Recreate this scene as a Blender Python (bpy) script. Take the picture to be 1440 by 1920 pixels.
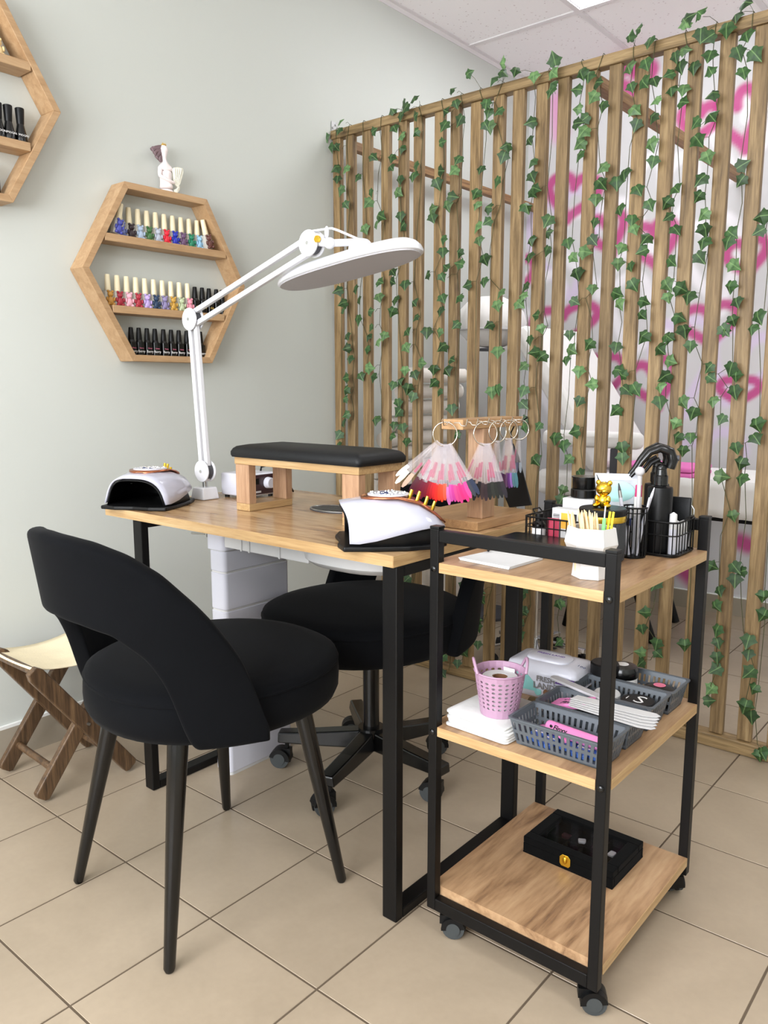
import bpy, bmesh, math, random
from mathutils import Vector, Matrix
import numpy as np
random.seed(7)
PI = math.pi
scene = bpy.context.scene
C = scene.collection
for o in list(bpy.data.objects): bpy.data.objects.remove(o)

# ------------------------------------------------------------------ camera
F_PX, YAW, PITCH = 1498.0, 0.69441, 0.15582
CAM = Vector((1.8208, -0.9066, 1.0657))
RT = Vector((math.cos(YAW), math.sin(YAW), 0))
FW = Vector((-math.sin(YAW)*math.cos(PITCH), math.cos(YAW)*math.cos(PITCH), -math.sin(PITCH)))
UP = RT.cross(FW)
cd = bpy.data.cameras.new('camera'); cam = bpy.data.objects.new('camera', cd); C.objects.link(cam)
cd.sensor_fit = 'VERTICAL'; cd.sensor_height = 36.0; cd.lens = 36.0*F_PX/1920.0
cd.clip_start = 0.02
cam.matrix_world = Matrix(((RT.x, UP.x, -FW.x, CAM.x), (RT.y, UP.y, -FW.y, CAM.y), (RT.z, UP.z, -FW.z, CAM.z), (0, 0, 0, 1)))
scene.camera = cam
# a photo pixel gives a direction; the plane it is met with gives the distance
def ray(u, v): return RT*((u-720)/F_PX) - UP*((v-960)/F_PX) + FW
def onx(u, v, x): d = ray(u, v); return CAM + d*((x-CAM.x)/d.x)
def ony(u, v, y): d = ray(u, v); return CAM + d*((y-CAM.y)/d.y)
def onz(u, v, z): d = ray(u, v); return CAM + d*((z-CAM.z)/d.z)

# ------------------------------------------------------------------ world, light, exposure
w = bpy.data.worlds.new('world'); scene.world = w; w.use_nodes = True
w.node_tree.nodes['Background'].inputs[0].default_value = (0.80, 0.88, 1.0, 1)
w.node_tree.nodes['Background'].inputs[1].default_value = 0.6
vs = scene.view_settings
vs.view_transform = 'Standard'; vs.look = 'None'; vs.gamma = 1.0; vs.use_curve_mapping = False
vs.exposure = 0.14
PANEL_STRENGTH = 11.5
WINDOW_POWER = 185.0
XL, YB, XR, YF, ZC = -0.415, 2.95, 3.60, -2.90, 2.61      # room: left wall, back wall, right wall, front wall, ceiling
WIN = (-0.1, 2.5, 0.75, 2.25)                               # window opening in the front wall: x0 x1 z0 z1
ld = bpy.data.lights.new('daylight', 'AREA'); ld.shape = 'RECTANGLE'; ld.size = WIN[1]-WIN[0]; ld.size_y = WIN[3]-WIN[2]
ld.energy = WINDOW_POWER; ld.color = (0.93, 0.96, 1.0)
lo = bpy.data.objects.new('daylight', ld); C.objects.link(lo)
lo.location = ((WIN[0]+WIN[1])/2, YF-0.12, (WIN[2]+WIN[3])/2); lo.rotation_euler = (PI/2, 0, 0)   # looks along +y

# ------------------------------------------------------------------ helpers
def lin(c):
    return tuple(((x/255)/12.92 if x/255 <= 0.04045 else ((x/255+0.055)/1.055)**2.4) for x in c[:3])
MATS = {}
def newmat(name):
    m = bpy.data.materials.new(name); m.use_nodes = True; MATS[name] = m
    nt = m.node_tree; b = nt.nodes['Principled BSDF']
    return m, nt, b
def nd(nt, t, **kw):
    n = nt.nodes.new(t)
    for k, v in kw.items():
        if k.startswith('i_'): n.inputs[k[2:].replace('_', ' ')].default_value = v
        else: setattr(n, k, v)
    return n
def pbr(name, col, rough=0.5, metal=0.0, var=0.06, scale=30, bump=0.0, bscale=None, spec=None, sheen=0, trans=0, alpha=1, emit=None, estr=0, coat=0, objcol=False):
    """plain procedural material: base colour with a faint noise variation and optional fine relief"""
    m, nt, b = newmat(name); L = nt.links
    b.inputs['Roughness'].default_value = rough; b.inputs['Metallic'].default_value = metal
    if spec is not None: b.inputs['Specular IOR Level'].default_value = spec
    if sheen: b.inputs['Sheen Weight'].default_value = sheen; b.inputs['Sheen Roughness'].default_value = 0.4
    if trans: b.inputs['Transmission Weight'].default_value = trans
    if alpha < 1: b.inputs['Alpha'].default_value = alpha
    if coat: b.inputs['Coat Weight'].default_value = coat
    tc = nd(nt, 'ShaderNodeTexCoord'); n = nd(nt, 'ShaderNodeTexNoise', i_Scale=scale, i_Detail=4.0)
    L.new(tc.outputs['Object'], n.inputs['Vector'])
    mr = nd(nt, 'ShaderNodeMapRange'); mr.inputs['To Min'].default_value = 1-var; mr.inputs['To Max'].default_value = 1+var
    L.new(n.outputs['Fac'], mr.inputs['Value'])
    mx = nd(nt, 'ShaderNodeMix', data_type='RGBA', blend_type='MULTIPLY'); mx.inputs['Factor'].default_value = 1
    if objcol:
        oi = nd(nt, 'ShaderNodeObjectInfo'); L.new(oi.outputs['Color'], mx.inputs['A'])
    else:
        mx.inputs['A'].default_value = (*lin(col), 1)
    L.new(mr.outputs['Result'], mx.inputs['B']); L.new(mx.outputs['Result'], b.inputs['Base Color'])
    if emit:
        b.inputs['Emission Color'].default_value = (*lin(emit), 1); b.inputs['Emission Strength'].default_value = estr
    if bump:
        n2 = nd(nt, 'ShaderNodeTexNoise', i_Scale=bscale or scale*4, i_Detail=3.0); L.new(tc.outputs['Object'], n2.inputs['Vector'])
        bp = nd(nt, 'ShaderNodeBump', i_Strength=bump, i_Distance=0.002); L.new(n2.outputs['Fac'], bp.inputs['Height']); L.new(bp.outputs['Normal'], b.inputs['Normal'])
    return m
def wood(name, stops, axis='z', stretch=14, scale=5.0, rough=0.5, fine=0.25, rnd=0.25, knots=0.0, bump=0.25, coords='Object'):
    """grain along one axis; stops = [(pos, srgb)...]; every object gets its own shift and tone"""
    m, nt, b = newmat(name); L = nt.links
    tc = nd(nt, 'ShaderNodeTexCoord'); oi = nd(nt, 'ShaderNodeObjectInfo')
    mul = nd(nt, 'ShaderNodeVectorMath', operation='SCALE'); mul.inputs[0].default_value = (3.1, 7.7, 5.3); L.new(oi.outputs['Random'], mul.inputs['Scale'])
    add = nd(nt, 'ShaderNodeVectorMath', operation='ADD'); L.new(tc.outputs[coords], add.inputs[0]); L.new(mul.outputs[0], add.inputs[1])
    mp = nd(nt, 'ShaderNodeMapping'); s = [stretch]*3; s['xyz'.index(axis)] = 1.0; mp.inputs['Scale'].default_value = s
    L.new(add.outputs[0], mp.inputs['Vector'])
    n1 = nd(nt, 'ShaderNodeTexNoise', i_Scale=scale, i_Detail=6.0, i_Roughness=0.62, i_Distortion=0.9)
    L.new(mp.outputs[0], n1.inputs['Vector'])
    n2 = nd(nt, 'ShaderNodeTexNoise', i_Scale=scale*7, i_Detail=3.0); L.new(mp.outputs[0], n2.inputs['Vector'])
    f = nd(nt, 'ShaderNodeMix', data_type='FLOAT'); f.inputs['Factor'].default_value = fine
    L.new(n1.outputs['Fac'], f.inputs['A']); L.new(n2.outputs['Fac'], f.inputs['B'])
    cr = nd(nt, 'ShaderNodeValToRGB'); e = cr.color_ramp.elements
    e[0].position, e[0].color = stops[0][0], (*lin(stops[0][1]), 1); e[1].position, e[1].color = stops[-1][0], (*lin(stops[-1][1]), 1)
    for p, c in stops[1:-1]:
        q = e.new(p); q.color = (*lin(c), 1)
    L.new(f.outputs['Result'], cr.inputs['Fac'])
    last = cr.outputs['Color']
    if knots:
        v = nd(nt, 'ShaderNodeTexVoronoi', i_Scale=3.2); L.new(add.outputs[0], v.inputs['Vector'])
        kr = nd(nt, 'ShaderNodeMapRange'); kr.inputs['From Min'].default_value = 0.03; kr.inputs['From Max'].default_value = 0.11
        kr.inputs['To Min'].default_value = 1-knots; kr.inputs['To Max'].default_value = 1.0; L.new(v.outputs['Distance'], kr.inputs['Value'])
        mk = nd(nt, 'ShaderNodeMix', data_type='RGBA', blend_type='MULTIPLY'); mk.inputs['Factor'].default_value = 1
        L.new(last, mk.inputs['A']); L.new(kr.outputs['Result'], mk.inputs['B']); last = mk.outputs['Result']
    mr = nd(nt, 'ShaderNodeMapRange'); mr.inputs['To Min'].default_value = 1-rnd; mr.inputs['To Max'].default_value = 1+rnd*0.6
    L.new(oi.outputs['Random'], mr.inputs['Value'])
    mx = nd(nt, 'ShaderNodeMix', data_type='RGBA', blend_type='MULTIPLY'); mx.inputs['Factor'].default_value = 1
    L.new(last, mx.inputs['A']); L.new(mr.outputs['Result'], mx.inputs['B']); L.new(mx.outputs['Result'], b.inputs['Base Color'])
    b.inputs['Roughness'].default_value = rough
    if bump:
        bp = nd(nt, 'ShaderNodeBump', i_Strength=bump, i_Distance=0.001); L.new(f.outputs['Result'], bp.inputs['Height']); L.new(bp.outputs['Normal'], b.inputs['Normal'])
    return m

class MB:
    """collects geometry of one mesh object"""
    def __init__(s, M=None): s.v = []; s.f = []; s.mi = []; s.M = M or Matrix(); s.cur = 0
    def add(s, vs, fs):
        k = len(s.v); s.v += [tuple(s.M @ Vector(p)) for p in vs]; s.f += [tuple(i+k for i in f) for f in fs]; s.mi += [s.cur]*len(fs)
        return s
    def bx(s, x0, x1, y0, y1, z0, z1):
        return s.add([(x0,y0,z0),(x1,y0,z0),(x1,y1,z0),(x0,y1,z0),(x0,y0,z1),(x1,y0,z1),(x1,y1,z1),(x0,y1,z1)],
                     [(0,3,2,1),(4,5,6,7),(0,1,5,4),(1,2,6,5),(2,3,7,6),(3,0,4,7)])
    def box(s, c, d): return s.bx(c[0]-d[0]/2, c[0]+d[0]/2, c[1]-d[1]/2, c[1]+d[1]/2, c[2]-d[2]/2, c[2]+d[2]/2)
    def bar(s, a, b, wd, th, up=(0,0,1)):
        """box from a to b, wd across (a-b x up), th along up"""
        a = Vector(a); b = Vector(b); d = (b-a).normalized(); u = Vector(up); sx = d.cross(u)
        if sx.length < 1e-5: sx = d.cross(Vector((1,0,0)))
        sx.normalize(); u = sx.cross(d)
        P = []
        for p in (a, b):
            for i, j in ((-1,-1),(1,-1),(1,1),(-1,1)): P.append(p+sx*(i*wd/2)+u*(j*th/2))
        return s.add(P, [(3,2,1,0),(4,5,6,7),(0,1,5,4),(1,2,6,5),(2,3,7,6),(3,0,4,7)])
    def ring(s, c, ax, r, n, ref=None):
        ax = Vector(ax).normalized(); ref = Vector(ref) if ref else (Vector((0,0,1)) if abs(ax.z) < 0.9 else Vector((1,0,0)))
        u = ax.cross(ref).normalized(); v = ax.cross(u)
        return [Vector(c)+u*(math.cos(2*PI*i/n)*r)+v*(math.sin(2*PI*i/n)*r) for i in range(n)]
    def loft(s, rings, caps=True, closed=False):
        n = len(rings[0]); P = [p for r in rings for p in r]; Fs = []
        m = len(rings)
        for k in range(m if closed else m-1):
            a, b = k*n, ((k+1) % m)*n
            for i in range(n): Fs.append((a+i, a+(i+1) % n, b+(i+1) % n, b+i))
        if caps and not closed: Fs += [tuple(range(n-1, -1, -1)), tuple((m-1)*n+i for i in range(n))]
        return s.add(P, Fs)
    def cyl(s, a, b, r0, r1=None, n=16):
        r1 = r0 if r1 is None else r1; ax = Vector(b)-Vector(a)
        return s.loft([s.ring(a, ax, r0, n), s.ring(b, ax, r1, n)])
    def lathe(s, prof, n=24, c=(0,0,0), cap=True):
        return s.loft([[Vector((c[0]+r*math.cos(2*PI*i/n), c[1]+r*math.sin(2*PI*i/n), c[2]+z)) for i in range(n)] for r, z in prof], caps=cap)
    def tube(s, pts, r, n=8, closed=False, rs=None):
        pts = [Vector(p) for p in pts]; m = len(pts); R = []; prev = None
        for k in range(m):
            if closed: t = pts[(k+1) % m]-pts[k-1]
            else: t = pts[min(k+1, m-1)]-pts[max(k-1, 0)]
            t.normalize()
            if prev is None:
                ref = Vector((0,0,1)) if abs(t.z) < 0.9 else Vector((1,0,0)); u = t.cross(ref).normalized()
            else:
                u = prev - t*prev.dot(t)
                if u.length < 1e-6: u = t.orthogonal()
                u.normalize()
            prev = u; v = t.cross(u); rr = rs[k] if rs else r
            R.append([pts[k]+u*(math.cos(2*PI*i/n)*rr)+v*(math.sin(2*PI*i/n)*rr) for i in range(n)])
        return s.loft(R, closed=closed)
    def ell(s, c, rad, nu=14, nv=8, M=None):
        P = [(0,0,-1)]; 
        for j in range(1, nv):
            t = -PI/2+PI*j/nv
            for i in range(nu): P.append((math.cos(t)*math.cos(2*PI*i/nu), math.cos(t)*math.sin(2*PI*i/nu), math.sin(t)))
        P.append((0,0,1)); Fs = []
        for i in range(nu): Fs.append((0, 1+(i+1) % nu, 1+i))
        for j in range(nv-2):
            for i in range(nu):
                a = 1+j*nu; Fs.append((a+i, a+(i+1) % nu, a+nu+(i+1) % nu, a+nu+i))
        a = 1+(nv-2)*nu
        for i in range(nu): Fs.append((a+i, a+(i+1) % nu, len(P)-1))
        Q = [Vector((p[0]*rad[0], p[1]*rad[1], p[2]*rad[2])) for p in P]
        if M: Q = [M @ q for q in Q]
        return s.add([Vector(c)+q for q in Q], Fs)
    def prism(s, poly, a, b, axis='z'):
        """polygon in the two other axes (in order x,y,z without the axis) pushed from a to b"""
        def mk(p, t):
            return {'z': (p[0], p[1], t), 'y': (p[0], t, p[1]), 'x': (t, p[0], p[1])}[axis]
        n = len(poly); P = [mk(p, a) for p in poly]+[mk(p, b) for p in poly]
        Fs = [tuple(range(n-1, -1, -1)), tuple(range(n, 2*n))]+[(i, (i+1) % n, n+(i+1) % n, n+i) for i in range(n)]
        return s.add(P, Fs)
    def grid(s, rows):
        n = len(rows[0]); P = [p for r in rows for p in r]
        return s.add(P, [(j*n+i, j*n+i+1, (j+1)*n+i+1, (j+1)*n+i) for j in range(len(rows)-1) for i in range(n-1)])
    def build(s, name, mat, parent=None, smooth=35, bevel=0, seg=2, solid=0, sub=0, loc=None, recalc=True, offset=-1):
        me = bpy.data.meshes.new(name); me.from_pydata(s.v, [], s.f)
        mats = mat if isinstance(mat, (list, tuple)) else [mat]
        for q in mats: me.materials.append(MATS[q] if isinstance(q, str) else q)
        for p, i in zip(me.polygons, s.mi): p.material_index = i
        if recalc:
            bm = bmesh.new(); bm.from_mesh(me); bmesh.ops.recalc_face_normals(bm, faces=bm.faces); bm.to_mesh(me); bm.free()
        me.update()
        if smooth:
            me.shade_smooth(); me.set_sharp_from_angle(angle=math.radians(smooth))
        o = bpy.data.objects.new(name, me); C.objects.link(o)
        if parent: o.parent = parent
        if loc: o.location = loc
        if solid:
            q = o.modifiers.new('solid', 'SOLIDIFY'); q.thickness = solid; q.offset = offset
        if bevel:
            q = o.modifiers.new('bevel', 'BEVEL'); q.width = bevel; q.segments = seg; q.limit_method = 'ANGLE'; q.angle_limit = math.radians(40)
            q.harden_normals = False
        if sub:
            q = o.modifiers.new('sub', 'SUBSURF'); q.levels = sub; q.render_levels = sub
        return o
def tag(o, label, cat, group=None):
    o['label'] = label; o['category'] = cat
    if group: o['group'] = group
    return o
def thing(name, label, cat, loc=(0,0,0), rotz=0, group=None):
    o = bpy.data.objects.new(name, None); C.objects.link(o); o.empty_display_size = 0.05
    o.location = loc; o.rotation_euler = (0, 0, rotz)
    return tag(o, label, cat, group)
def struct(o): o['kind'] = 'structure'; return o
def dup(o, parent=None, loc=None, rotz=None, label=None):
    r = o.copy(); C.objects.link(r)
    if parent: r.parent = parent
    if loc is not None: r.location = loc
    if rotz is not None: r.rotation_euler = (r.rotation_euler.x, r.rotation_euler.y, rotz)
    if label: r['label'] = label
    for c in o.children: dup(c, r)
    return r
def inst(name, me, parent, M=None, col=None):
    o = bpy.data.objects.new(name, me); C.objects.link(o); o.parent = parent
    if M is not None: o.matrix_local = M
    if col: o.color = (*lin(col), 1)
    return o
TXT = {}
def text(name, body, size, mat, parent, M, extrude=0.0002, shear=0, align='CENTER', bold=0.0):
    """flat printed lettering as its own thin mesh"""
    key = (body, size, mat, shear, bold, align)
    if key not in TXT:
        cu = bpy.data.curves.new(name, 'FONT'); cu.body = body; cu.size = size; cu.extrude = extrude; cu.align_x = align; cu.align_y = 'CENTER'
        cu.resolution_u = 2; cu.shear = shear; cu.offset = bold
        t = bpy.data.objects.new('tmp', cu); C.objects.link(t); dg = bpy.context.evaluated_depsgraph_get()
        me = bpy.data.meshes.new_from_object(t.evaluated_get(dg)); bpy.data.objects.remove(t); bpy.data.curves.remove(cu)
        me.name = name; me.materials.clear(); me.materials.append(MATS[mat]); TXT[key] = me
    return inst(name, TXT[key], parent, M)
def frame(o, xax, yax, zax=None):
    """4x4 with given origin and x / y axes (text lies in x-y, faces z)"""
    x = Vector(xax).normalized(); y = Vector(yax); z = x.cross(y).normalized(); y = z.cross(x)
    return Matrix(((x.x, y.x, z.x, o[0]), (x.y, y.y, z.y, o[1]), (x.z, y.z, z.z, o[2]), (0,0,0,1)))
def rrect(w, h, r, n=4, cx=0, cy=0):
    P = []
    for sx, sy, a in ((1,1,0), (-1,1,PI/2), (-1,-1,PI), (1,-1,1.5*PI)):
        for k in range(n+1):
            t = a+PI/2*k/n; P.append((cx+sx*(w/2-r)+r*math.cos(t), cy+sy*(h/2-r)+r*math.sin(t)))
    return P

# ------------------------------------------------------------------ materials
pbr('wall_paint', (201,204,198), 0.75, var=0.012, scale=3, bump=0.08, bscale=90)
pbr('ceiling_bar', (226,222,222), 0.5, var=0.01)
pbr('skirting', (160,150,134), 0.4, var=0.05, scale=6)
pbr('skirting_cap', (235,235,232), 0.4, var=0.02)
pbr('grout', (92,78,62), 0.9, var=0.15, scale=40)
pbr('white_plastic', (206,206,216), 0.2, var=0.01)
pbr('lamp_shell', (188,188,202), 0.16, var=0.01, coat=0.4)
pbr('white_matte', (206,205,204), 0.6, var=0.02)
pbr('white_lamp', (218,218,222), 0.3, var=0.01)
pbr('grey_plastic_light', (188,186,188), 0.5, var=0.02)
pbr('diffuser_off', (178,175,178), 0.55, var=0.01)
pbr('black_metal', (12,11,11), 0.42, var=0.12, scale=20, bump=0.05, bscale=300, spec=0.22)
pbr('black_gloss', (8,8,8), 0.22, var=0.05, scale=10)
pbr('black_plastic', (11,11,12), 0.42, var=0.08, spec=0.28)
pbr('black_leather', (17,18,20), 0.5, var=0.06, scale=60, bump=0.15, bscale=350, spec=0.3)
pbr('black_velvet', (7,8,11), 0.9, var=0.4, scale=9, sheen=0.03, bump=0.1, bscale=500, spec=0.12)
pbr('velvet_box', (7,7,7), 0.95, var=0.3, scale=60, sheen=0.04, bump=0.2, bscale=500, spec=0.1)
pbr('charcoal_plastic', (84,90,96), 0.4, var=0.05)
pbr('rubber_grey', (58,62,63), 0.6, var=0.05)
pbr('chrome', (215,215,215), 0.14, metal=1, var=0.02)
pbr('brushed', (172,172,170), 0.35, metal=1, var=0.05)
pbr('gold', (232,190,66), 0.22, metal=1, var=0.08)
pbr('rose_gold', (190,120,88), 0.18, metal=1, var=0.05)
pbr('silver_ring', (220,212,200), 0.2, metal=1, var=0.05)
pbr('dark_panel', (58,38,42), 0.25, var=0.05)
pbr('cream_cap', (240,227,192), 0.4, var=0.02)
pbr('clear_bottle', (240,236,225), 0.15, var=0.01, alpha=0.55)
pbr('colour_plastic', (255,255,255), 0.45, var=0.03, objcol=True)
pbr('colour_gloss', (255,255,255), 0.2, var=0.03, objcol=True)
pbr('tip_clear', (226,216,220), 0.15, var=0.01, alpha=0.15)
pbr('tip_sticker', (206,104,134), 0.5, var=0.3, scale=120, alpha=0.45)
pbr('paper_white', (218,218,218), 0.8, var=0.015, scale=30, bump=0.2, bscale=120)
pbr('ceramic_white', (216,213,210), 0.3, var=0.01)
pbr('napkin', (212,211,209), 0.85, var=0.03, scale=25, bump=0.4, bscale=60)
pbr('mauve_plastic', (172,136,160), 0.45, var=0.03)
pbr('pink_print', (238,140,198), 0.5, var=0.02)
pbr('hot_pink', (205,38,110), 0.4, var=0.04)
pbr('blue_wrap', (70,110,190), 0.3, var=0.15, scale=40)
pbr('teal_print', (130,190,186), 0.45, var=0.08, scale=20)
pbr('purple_print', (98,62,140), 0.5, var=0.03)
pbr('grey_print', (120,116,116), 0.6, var=0.05)
pbr('black_print', (22,20,22), 0.5, var=0.02)
pbr('white_print', (240,238,236), 0.5, var=0.02)
pbr('gold_print', (214,180,90), 0.4, var=0.05)
pbr('pink_letter', (230,120,150), 0.5, var=0.02)
pbr('orange_label', (235,170,60), 0.5, var=0.10, scale=60)
pbr('brown_core', (120,84,56), 0.8, var=0.1)
pbr('olive_wood', (112,92,56), 0.5, var=0.2, scale=40)
pbr('birch', (232,205,160), 0.6, var=0.08, scale=30)
pbr('green_plastic', (120,205,120), 0.35, var=0.03)
pbr('yellow_plastic', (240,212,40), 0.35, var=0.03)
pbr('smoke_glass', (70,72,76), 0.08, var=0.02, alpha=0.62)
pbr('pouch_film', (232,238,246), 0.18, var=0.03, alpha=0.52)
pbr('pouch_aqua', (178,226,222), 0.5, var=0.06, scale=30)
pbr('pouch_green', (168,180,160), 0.6, var=0.25, scale=60)
pbr('clear_film', (235,238,242), 0.12, var=0.01, alpha=0.45)
pbr('glass_pane', (20,20,22), 0.03, var=0.0, alpha=0.10)
pbr('canvas', (236,222,188), 0.85, var=0.10, scale=25, bump=0.35, bscale=200)
pbr('porcelain', (244,232,230), 0.35, var=0.03)
pbr('hair_mauve', (112,90,94), 0.5, var=0.25, scale=60)
pbr('wing_cream', (240,238,222), 0.5, var=0.05)
pbr('leaf_vein', (120,158,92), 0.5, var=0.1)
pbr('vine_stem', (72,72,40), 0.7, var=0.2, scale=60)
pbr('cream_fabric', (236,230,222), 0.8, var=0.04, scale=20, bump=0.2, bscale=80)
pbr('sheet_white', (240,238,236), 0.85, var=0.04, scale=10, bump=0.25, bscale=40)
pbr('towel_pink', (232,120,190), 0.9, var=0.06, scale=30, bump=0.4, bscale=250)
pbr('dark_grey', (70,70,76), 0.6, var=0.05)
pbr('navy', (38,52,104), 0.5, var=0.05)
pbr('red_rope', (175,40,70), 0.6, var=0.1)
wood('fence_pine', [(0.30,(78,60,38)),(0.43,(118,94,60)),(0.56,(146,120,82)),(0.74,(180,154,112))], 'z', 16, 3.2, 0.55, 0.22, 0.22, knots=0.35)
wood('fence_pine_x', [(0.30,(84,66,42)),(0.43,(126,102,66)),(0.56,(154,128,88)),(0.74,(184,158,116))], 'x', 16, 3.2, 0.55, 0.22, 0.15, knots=0.35)
wood('fence_pine_y', [(0.28,(98,68,40)),(0.45,(142,106,68)),(0.60,(168,132,88)),(0.78,(190,156,108))], 'y', 16, 3.2, 0.55, 0.22, 0.2)
wood('oak_top', [(0.30,(92,66,46)),(0.41,(146,112,78)),(0.50,(180,146,106)),(0.68,(208,178,136))], 'x', 7.5, 2.4, 0.24, 0.22, 0.05, knots=0.3, bump=0.08)
wood('oak_shelf', [(0.30,(100,74,56)),(0.41,(150,116,84)),(0.52,(176,140,104)),(0.70,(198,164,126))], 'y', 8, 2.8, 0.36, 0.25, 0.05, knots=0.35, bump=0.1)
wood('oak_edge', [(0.3,(156,120,78)),(0.5,(182,148,102)),(0.7,(202,172,128))], 'x', 25, 4.0, 0.4, 0.3, 0.04, bump=0.1)
wood('oak_edge_y', [(0.3,(156,120,78)),(0.5,(182,148,102)),(0.7,(202,172,128))], 'y', 25, 4.0, 0.4, 0.3, 0.04, bump=0.1)
wood('oak_pink', [(0.3,(144,106,80)),(0.5,(174,136,104)),(0.72,(194,160,128))], 'z', 14, 5.0, 0.45, 0.3, 0.06, bump=0.1)
wood('oak_board', [(0.3,(150,112,76)),(0.5,(178,138,96)),(0.72,(198,160,116))], 'y', 14, 5.0, 0.4, 0.3, 0.06, bump=0.1)
wood('beech', [(0.3,(160,124,86)),(0.5,(180,145,106)),(0.72,(196,164,126))], 'y', 10, 4.0, 0.5, 0.25, 0.10, bump=0.1)
wood('burnt_wood', [(0.30,(42,31,22)),(0.46,(78,58,40)),(0.60,(108,83,58)),(0.76,(140,112,80))], 'z', 20, 4.0, 0.4, 0.35, 0.15, bump=0.3)
# tile glaze, ceiling board, leaf, wall paint with graffiti
def tile_mat():
    m, nt, b = newmat('floor_tile'); L = nt.links
    tc = nd(nt, 'ShaderNodeTexCoord'); g = nd(nt, 'ShaderNodeNewGeometry'); oi = nd(nt, 'ShaderNodeObjectInfo')
    n = nd(nt, 'ShaderNodeTexNoise', i_Scale=2.6, i_Detail=6.0, i_Roughness=0.6, i_Distortion=0.4); L.new(g.outputs['Position'], n.inputs['Vector'])
    cr = nd(nt, 'ShaderNodeValToRGB'); e = cr.color_ramp.elements
    e[0].position, e[0].color = 0.3, (*lin((160,144,123)), 1); e[1].position, e[1].color = 0.72, (*lin((178,161,139)), 1)
    L.new(n.outputs['Fac'], cr.inputs['Fac'])
    n2 = nd(nt, 'ShaderNodeTexNoise', i_Scale=70.0, i_Detail=3.0); L.new(g.outputs['Position'], n2.inputs['Vector'])
    mr = nd(nt, 'ShaderNodeMapRange'); mr.inputs['To Min'].default_value = 0.95; mr.inputs['To Max'].default_value = 1.04; L.new(n2.outputs['Fac'], mr.inputs['Value'])
    mr2 = nd(nt, 'ShaderNodeMapRange'); mr2.inputs['To Min'].default_value = 0.965; mr2.inputs['To Max'].default_value = 1.03; L.new(oi.outputs['Random'], mr2.inputs['Value'])
    mm = nd(nt, 'ShaderNodeMath', operation='MULTIPLY'); L.new(mr.outputs[0], mm.inputs[0]); L.new(mr2.outputs[0], mm.inputs[1])
    mx = nd(nt, 'ShaderNodeMix', data_type='RGBA', blend_type='MULTIPLY'); mx.inputs['Factor'].default_value = 1
    L.new(cr.outputs['Color'], mx.inputs['A']); L.new(mm.outputs[0], mx.inputs['B']); L.new(mx.outputs['Result'], b.inputs['Base Color'])
    b.inputs['Roughness'].default_value = 0.38
    bp = nd(nt, 'ShaderNodeBump', i_Strength=0.06, i_Distance=0.002); L.new(n2.outputs['Fac'], bp.inputs['Height']); L.new(bp.outputs['Normal'], b.inputs['Normal'])
tile_mat()
def board_mat():
    m, nt, b = newmat('ceiling_board'); L = nt.links
    g = nd(nt, 'ShaderNodeNewGeometry')
    v = nd(nt, 'ShaderNodeTexVoronoi', i_Scale=46.0); L.new(g.outputs['Position'], v.inputs['Vector'])
    n = nd(nt, 'ShaderNodeTexNoise', i_Scale=60.0, i_Detail=2.0); L.new(g.outputs['Position'], n.inputs['Vector'])
    th = nd(nt, 'ShaderNodeMath', operation='MULTIPLY'); th.inputs[1].default_value = 0.30; L.new(n.outputs['Fac'], th.inputs[0])
    lt = nd(nt, 'ShaderNodeMath', operation='LESS_THAN'); L.new(v.outputs['Distance'], lt.inputs[0]); L.new(th.outputs[0], lt.inputs[1])
    mx = nd(nt, 'ShaderNodeMix', data_type='RGBA'); mx.inputs['A'].default_value = (*lin((248,245,245)), 1); mx.inputs['B'].default_value = (*lin((222,214,214)), 1)
    L.new(lt.outputs[0], mx.inputs['Factor']); L.new(mx.outputs['Result'], b.inputs['Base Color']); b.inputs['Roughness'].default_value = 0.9
board_mat()
def leaf_mat(name, dark, light):
    m, nt, b = newmat(name); L = nt.links
    tc = nd(nt, 'ShaderNodeTexCoord'); oi = nd(nt, 'ShaderNodeObjectInfo')
    n = nd(nt, 'ShaderNodeTexNoise', i_Scale=60.0, i_Detail=3.0); L.new(tc.outputs['Object'], n.inputs['Vector'])
    cr = nd(nt, 'ShaderNodeValToRGB'); e = cr.color_ramp.elements
    e[0].position, e[0].color = 0.35, (*lin(dark), 1); e[1].position, e[1].color = 0.75, (*lin(light), 1); L.new(n.outputs['Fac'], cr.inputs['Fac'])
    mr = nd(nt, 'ShaderNodeMapRange'); mr.inputs['To Min'].default_value = 0.7; mr.inputs['To Max'].default_value = 1.35; L.new(oi.outputs['Random'], mr.inputs['Value'])
    mx = nd(nt, 'ShaderNodeMix', data_type='RGBA', blend_type='MULTIPLY'); mx.inputs['Factor'].default_value = 1
    L.new(cr.outputs['Color'], mx.inputs['A']); L.new(mr.outputs[0], mx.inputs['B']); L.new(mx.outputs['Result'], b.inputs['Base Color'])
    sx = nd(nt, 'ShaderNodeSeparateXYZ'); L.new(tc.outputs['Object'], sx.inputs[0]); ab = nd(nt, 'ShaderNodeMath', operation='ABSOLUTE'); L.new(sx.outputs['X'], ab.inputs[0])
    vn = nd(nt, 'ShaderNodeMapRange'); vn.inputs['From Min'].default_value = 0.0004; vn.inputs['From Max'].default_value = 0.0016; vn.inputs['To Min'].default_value = 0.55; vn.inputs['To Max'].default_value = 0.0; L.new(ab.outputs[0], vn.inputs['Value'])
    mv = nd(nt, 'ShaderNodeMix', data_type='RGBA'); mv.inputs['B'].default_value = (*lin((132,166,104)), 1); L.new(vn.outputs[0], mv.inputs['Factor']); L.new(mx.outputs['Result'], mv.inputs['A']); L.new(mv.outputs['Result'], b.inputs['Base Color'])
    b.inputs['Roughness'].default_value = 0.55
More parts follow.
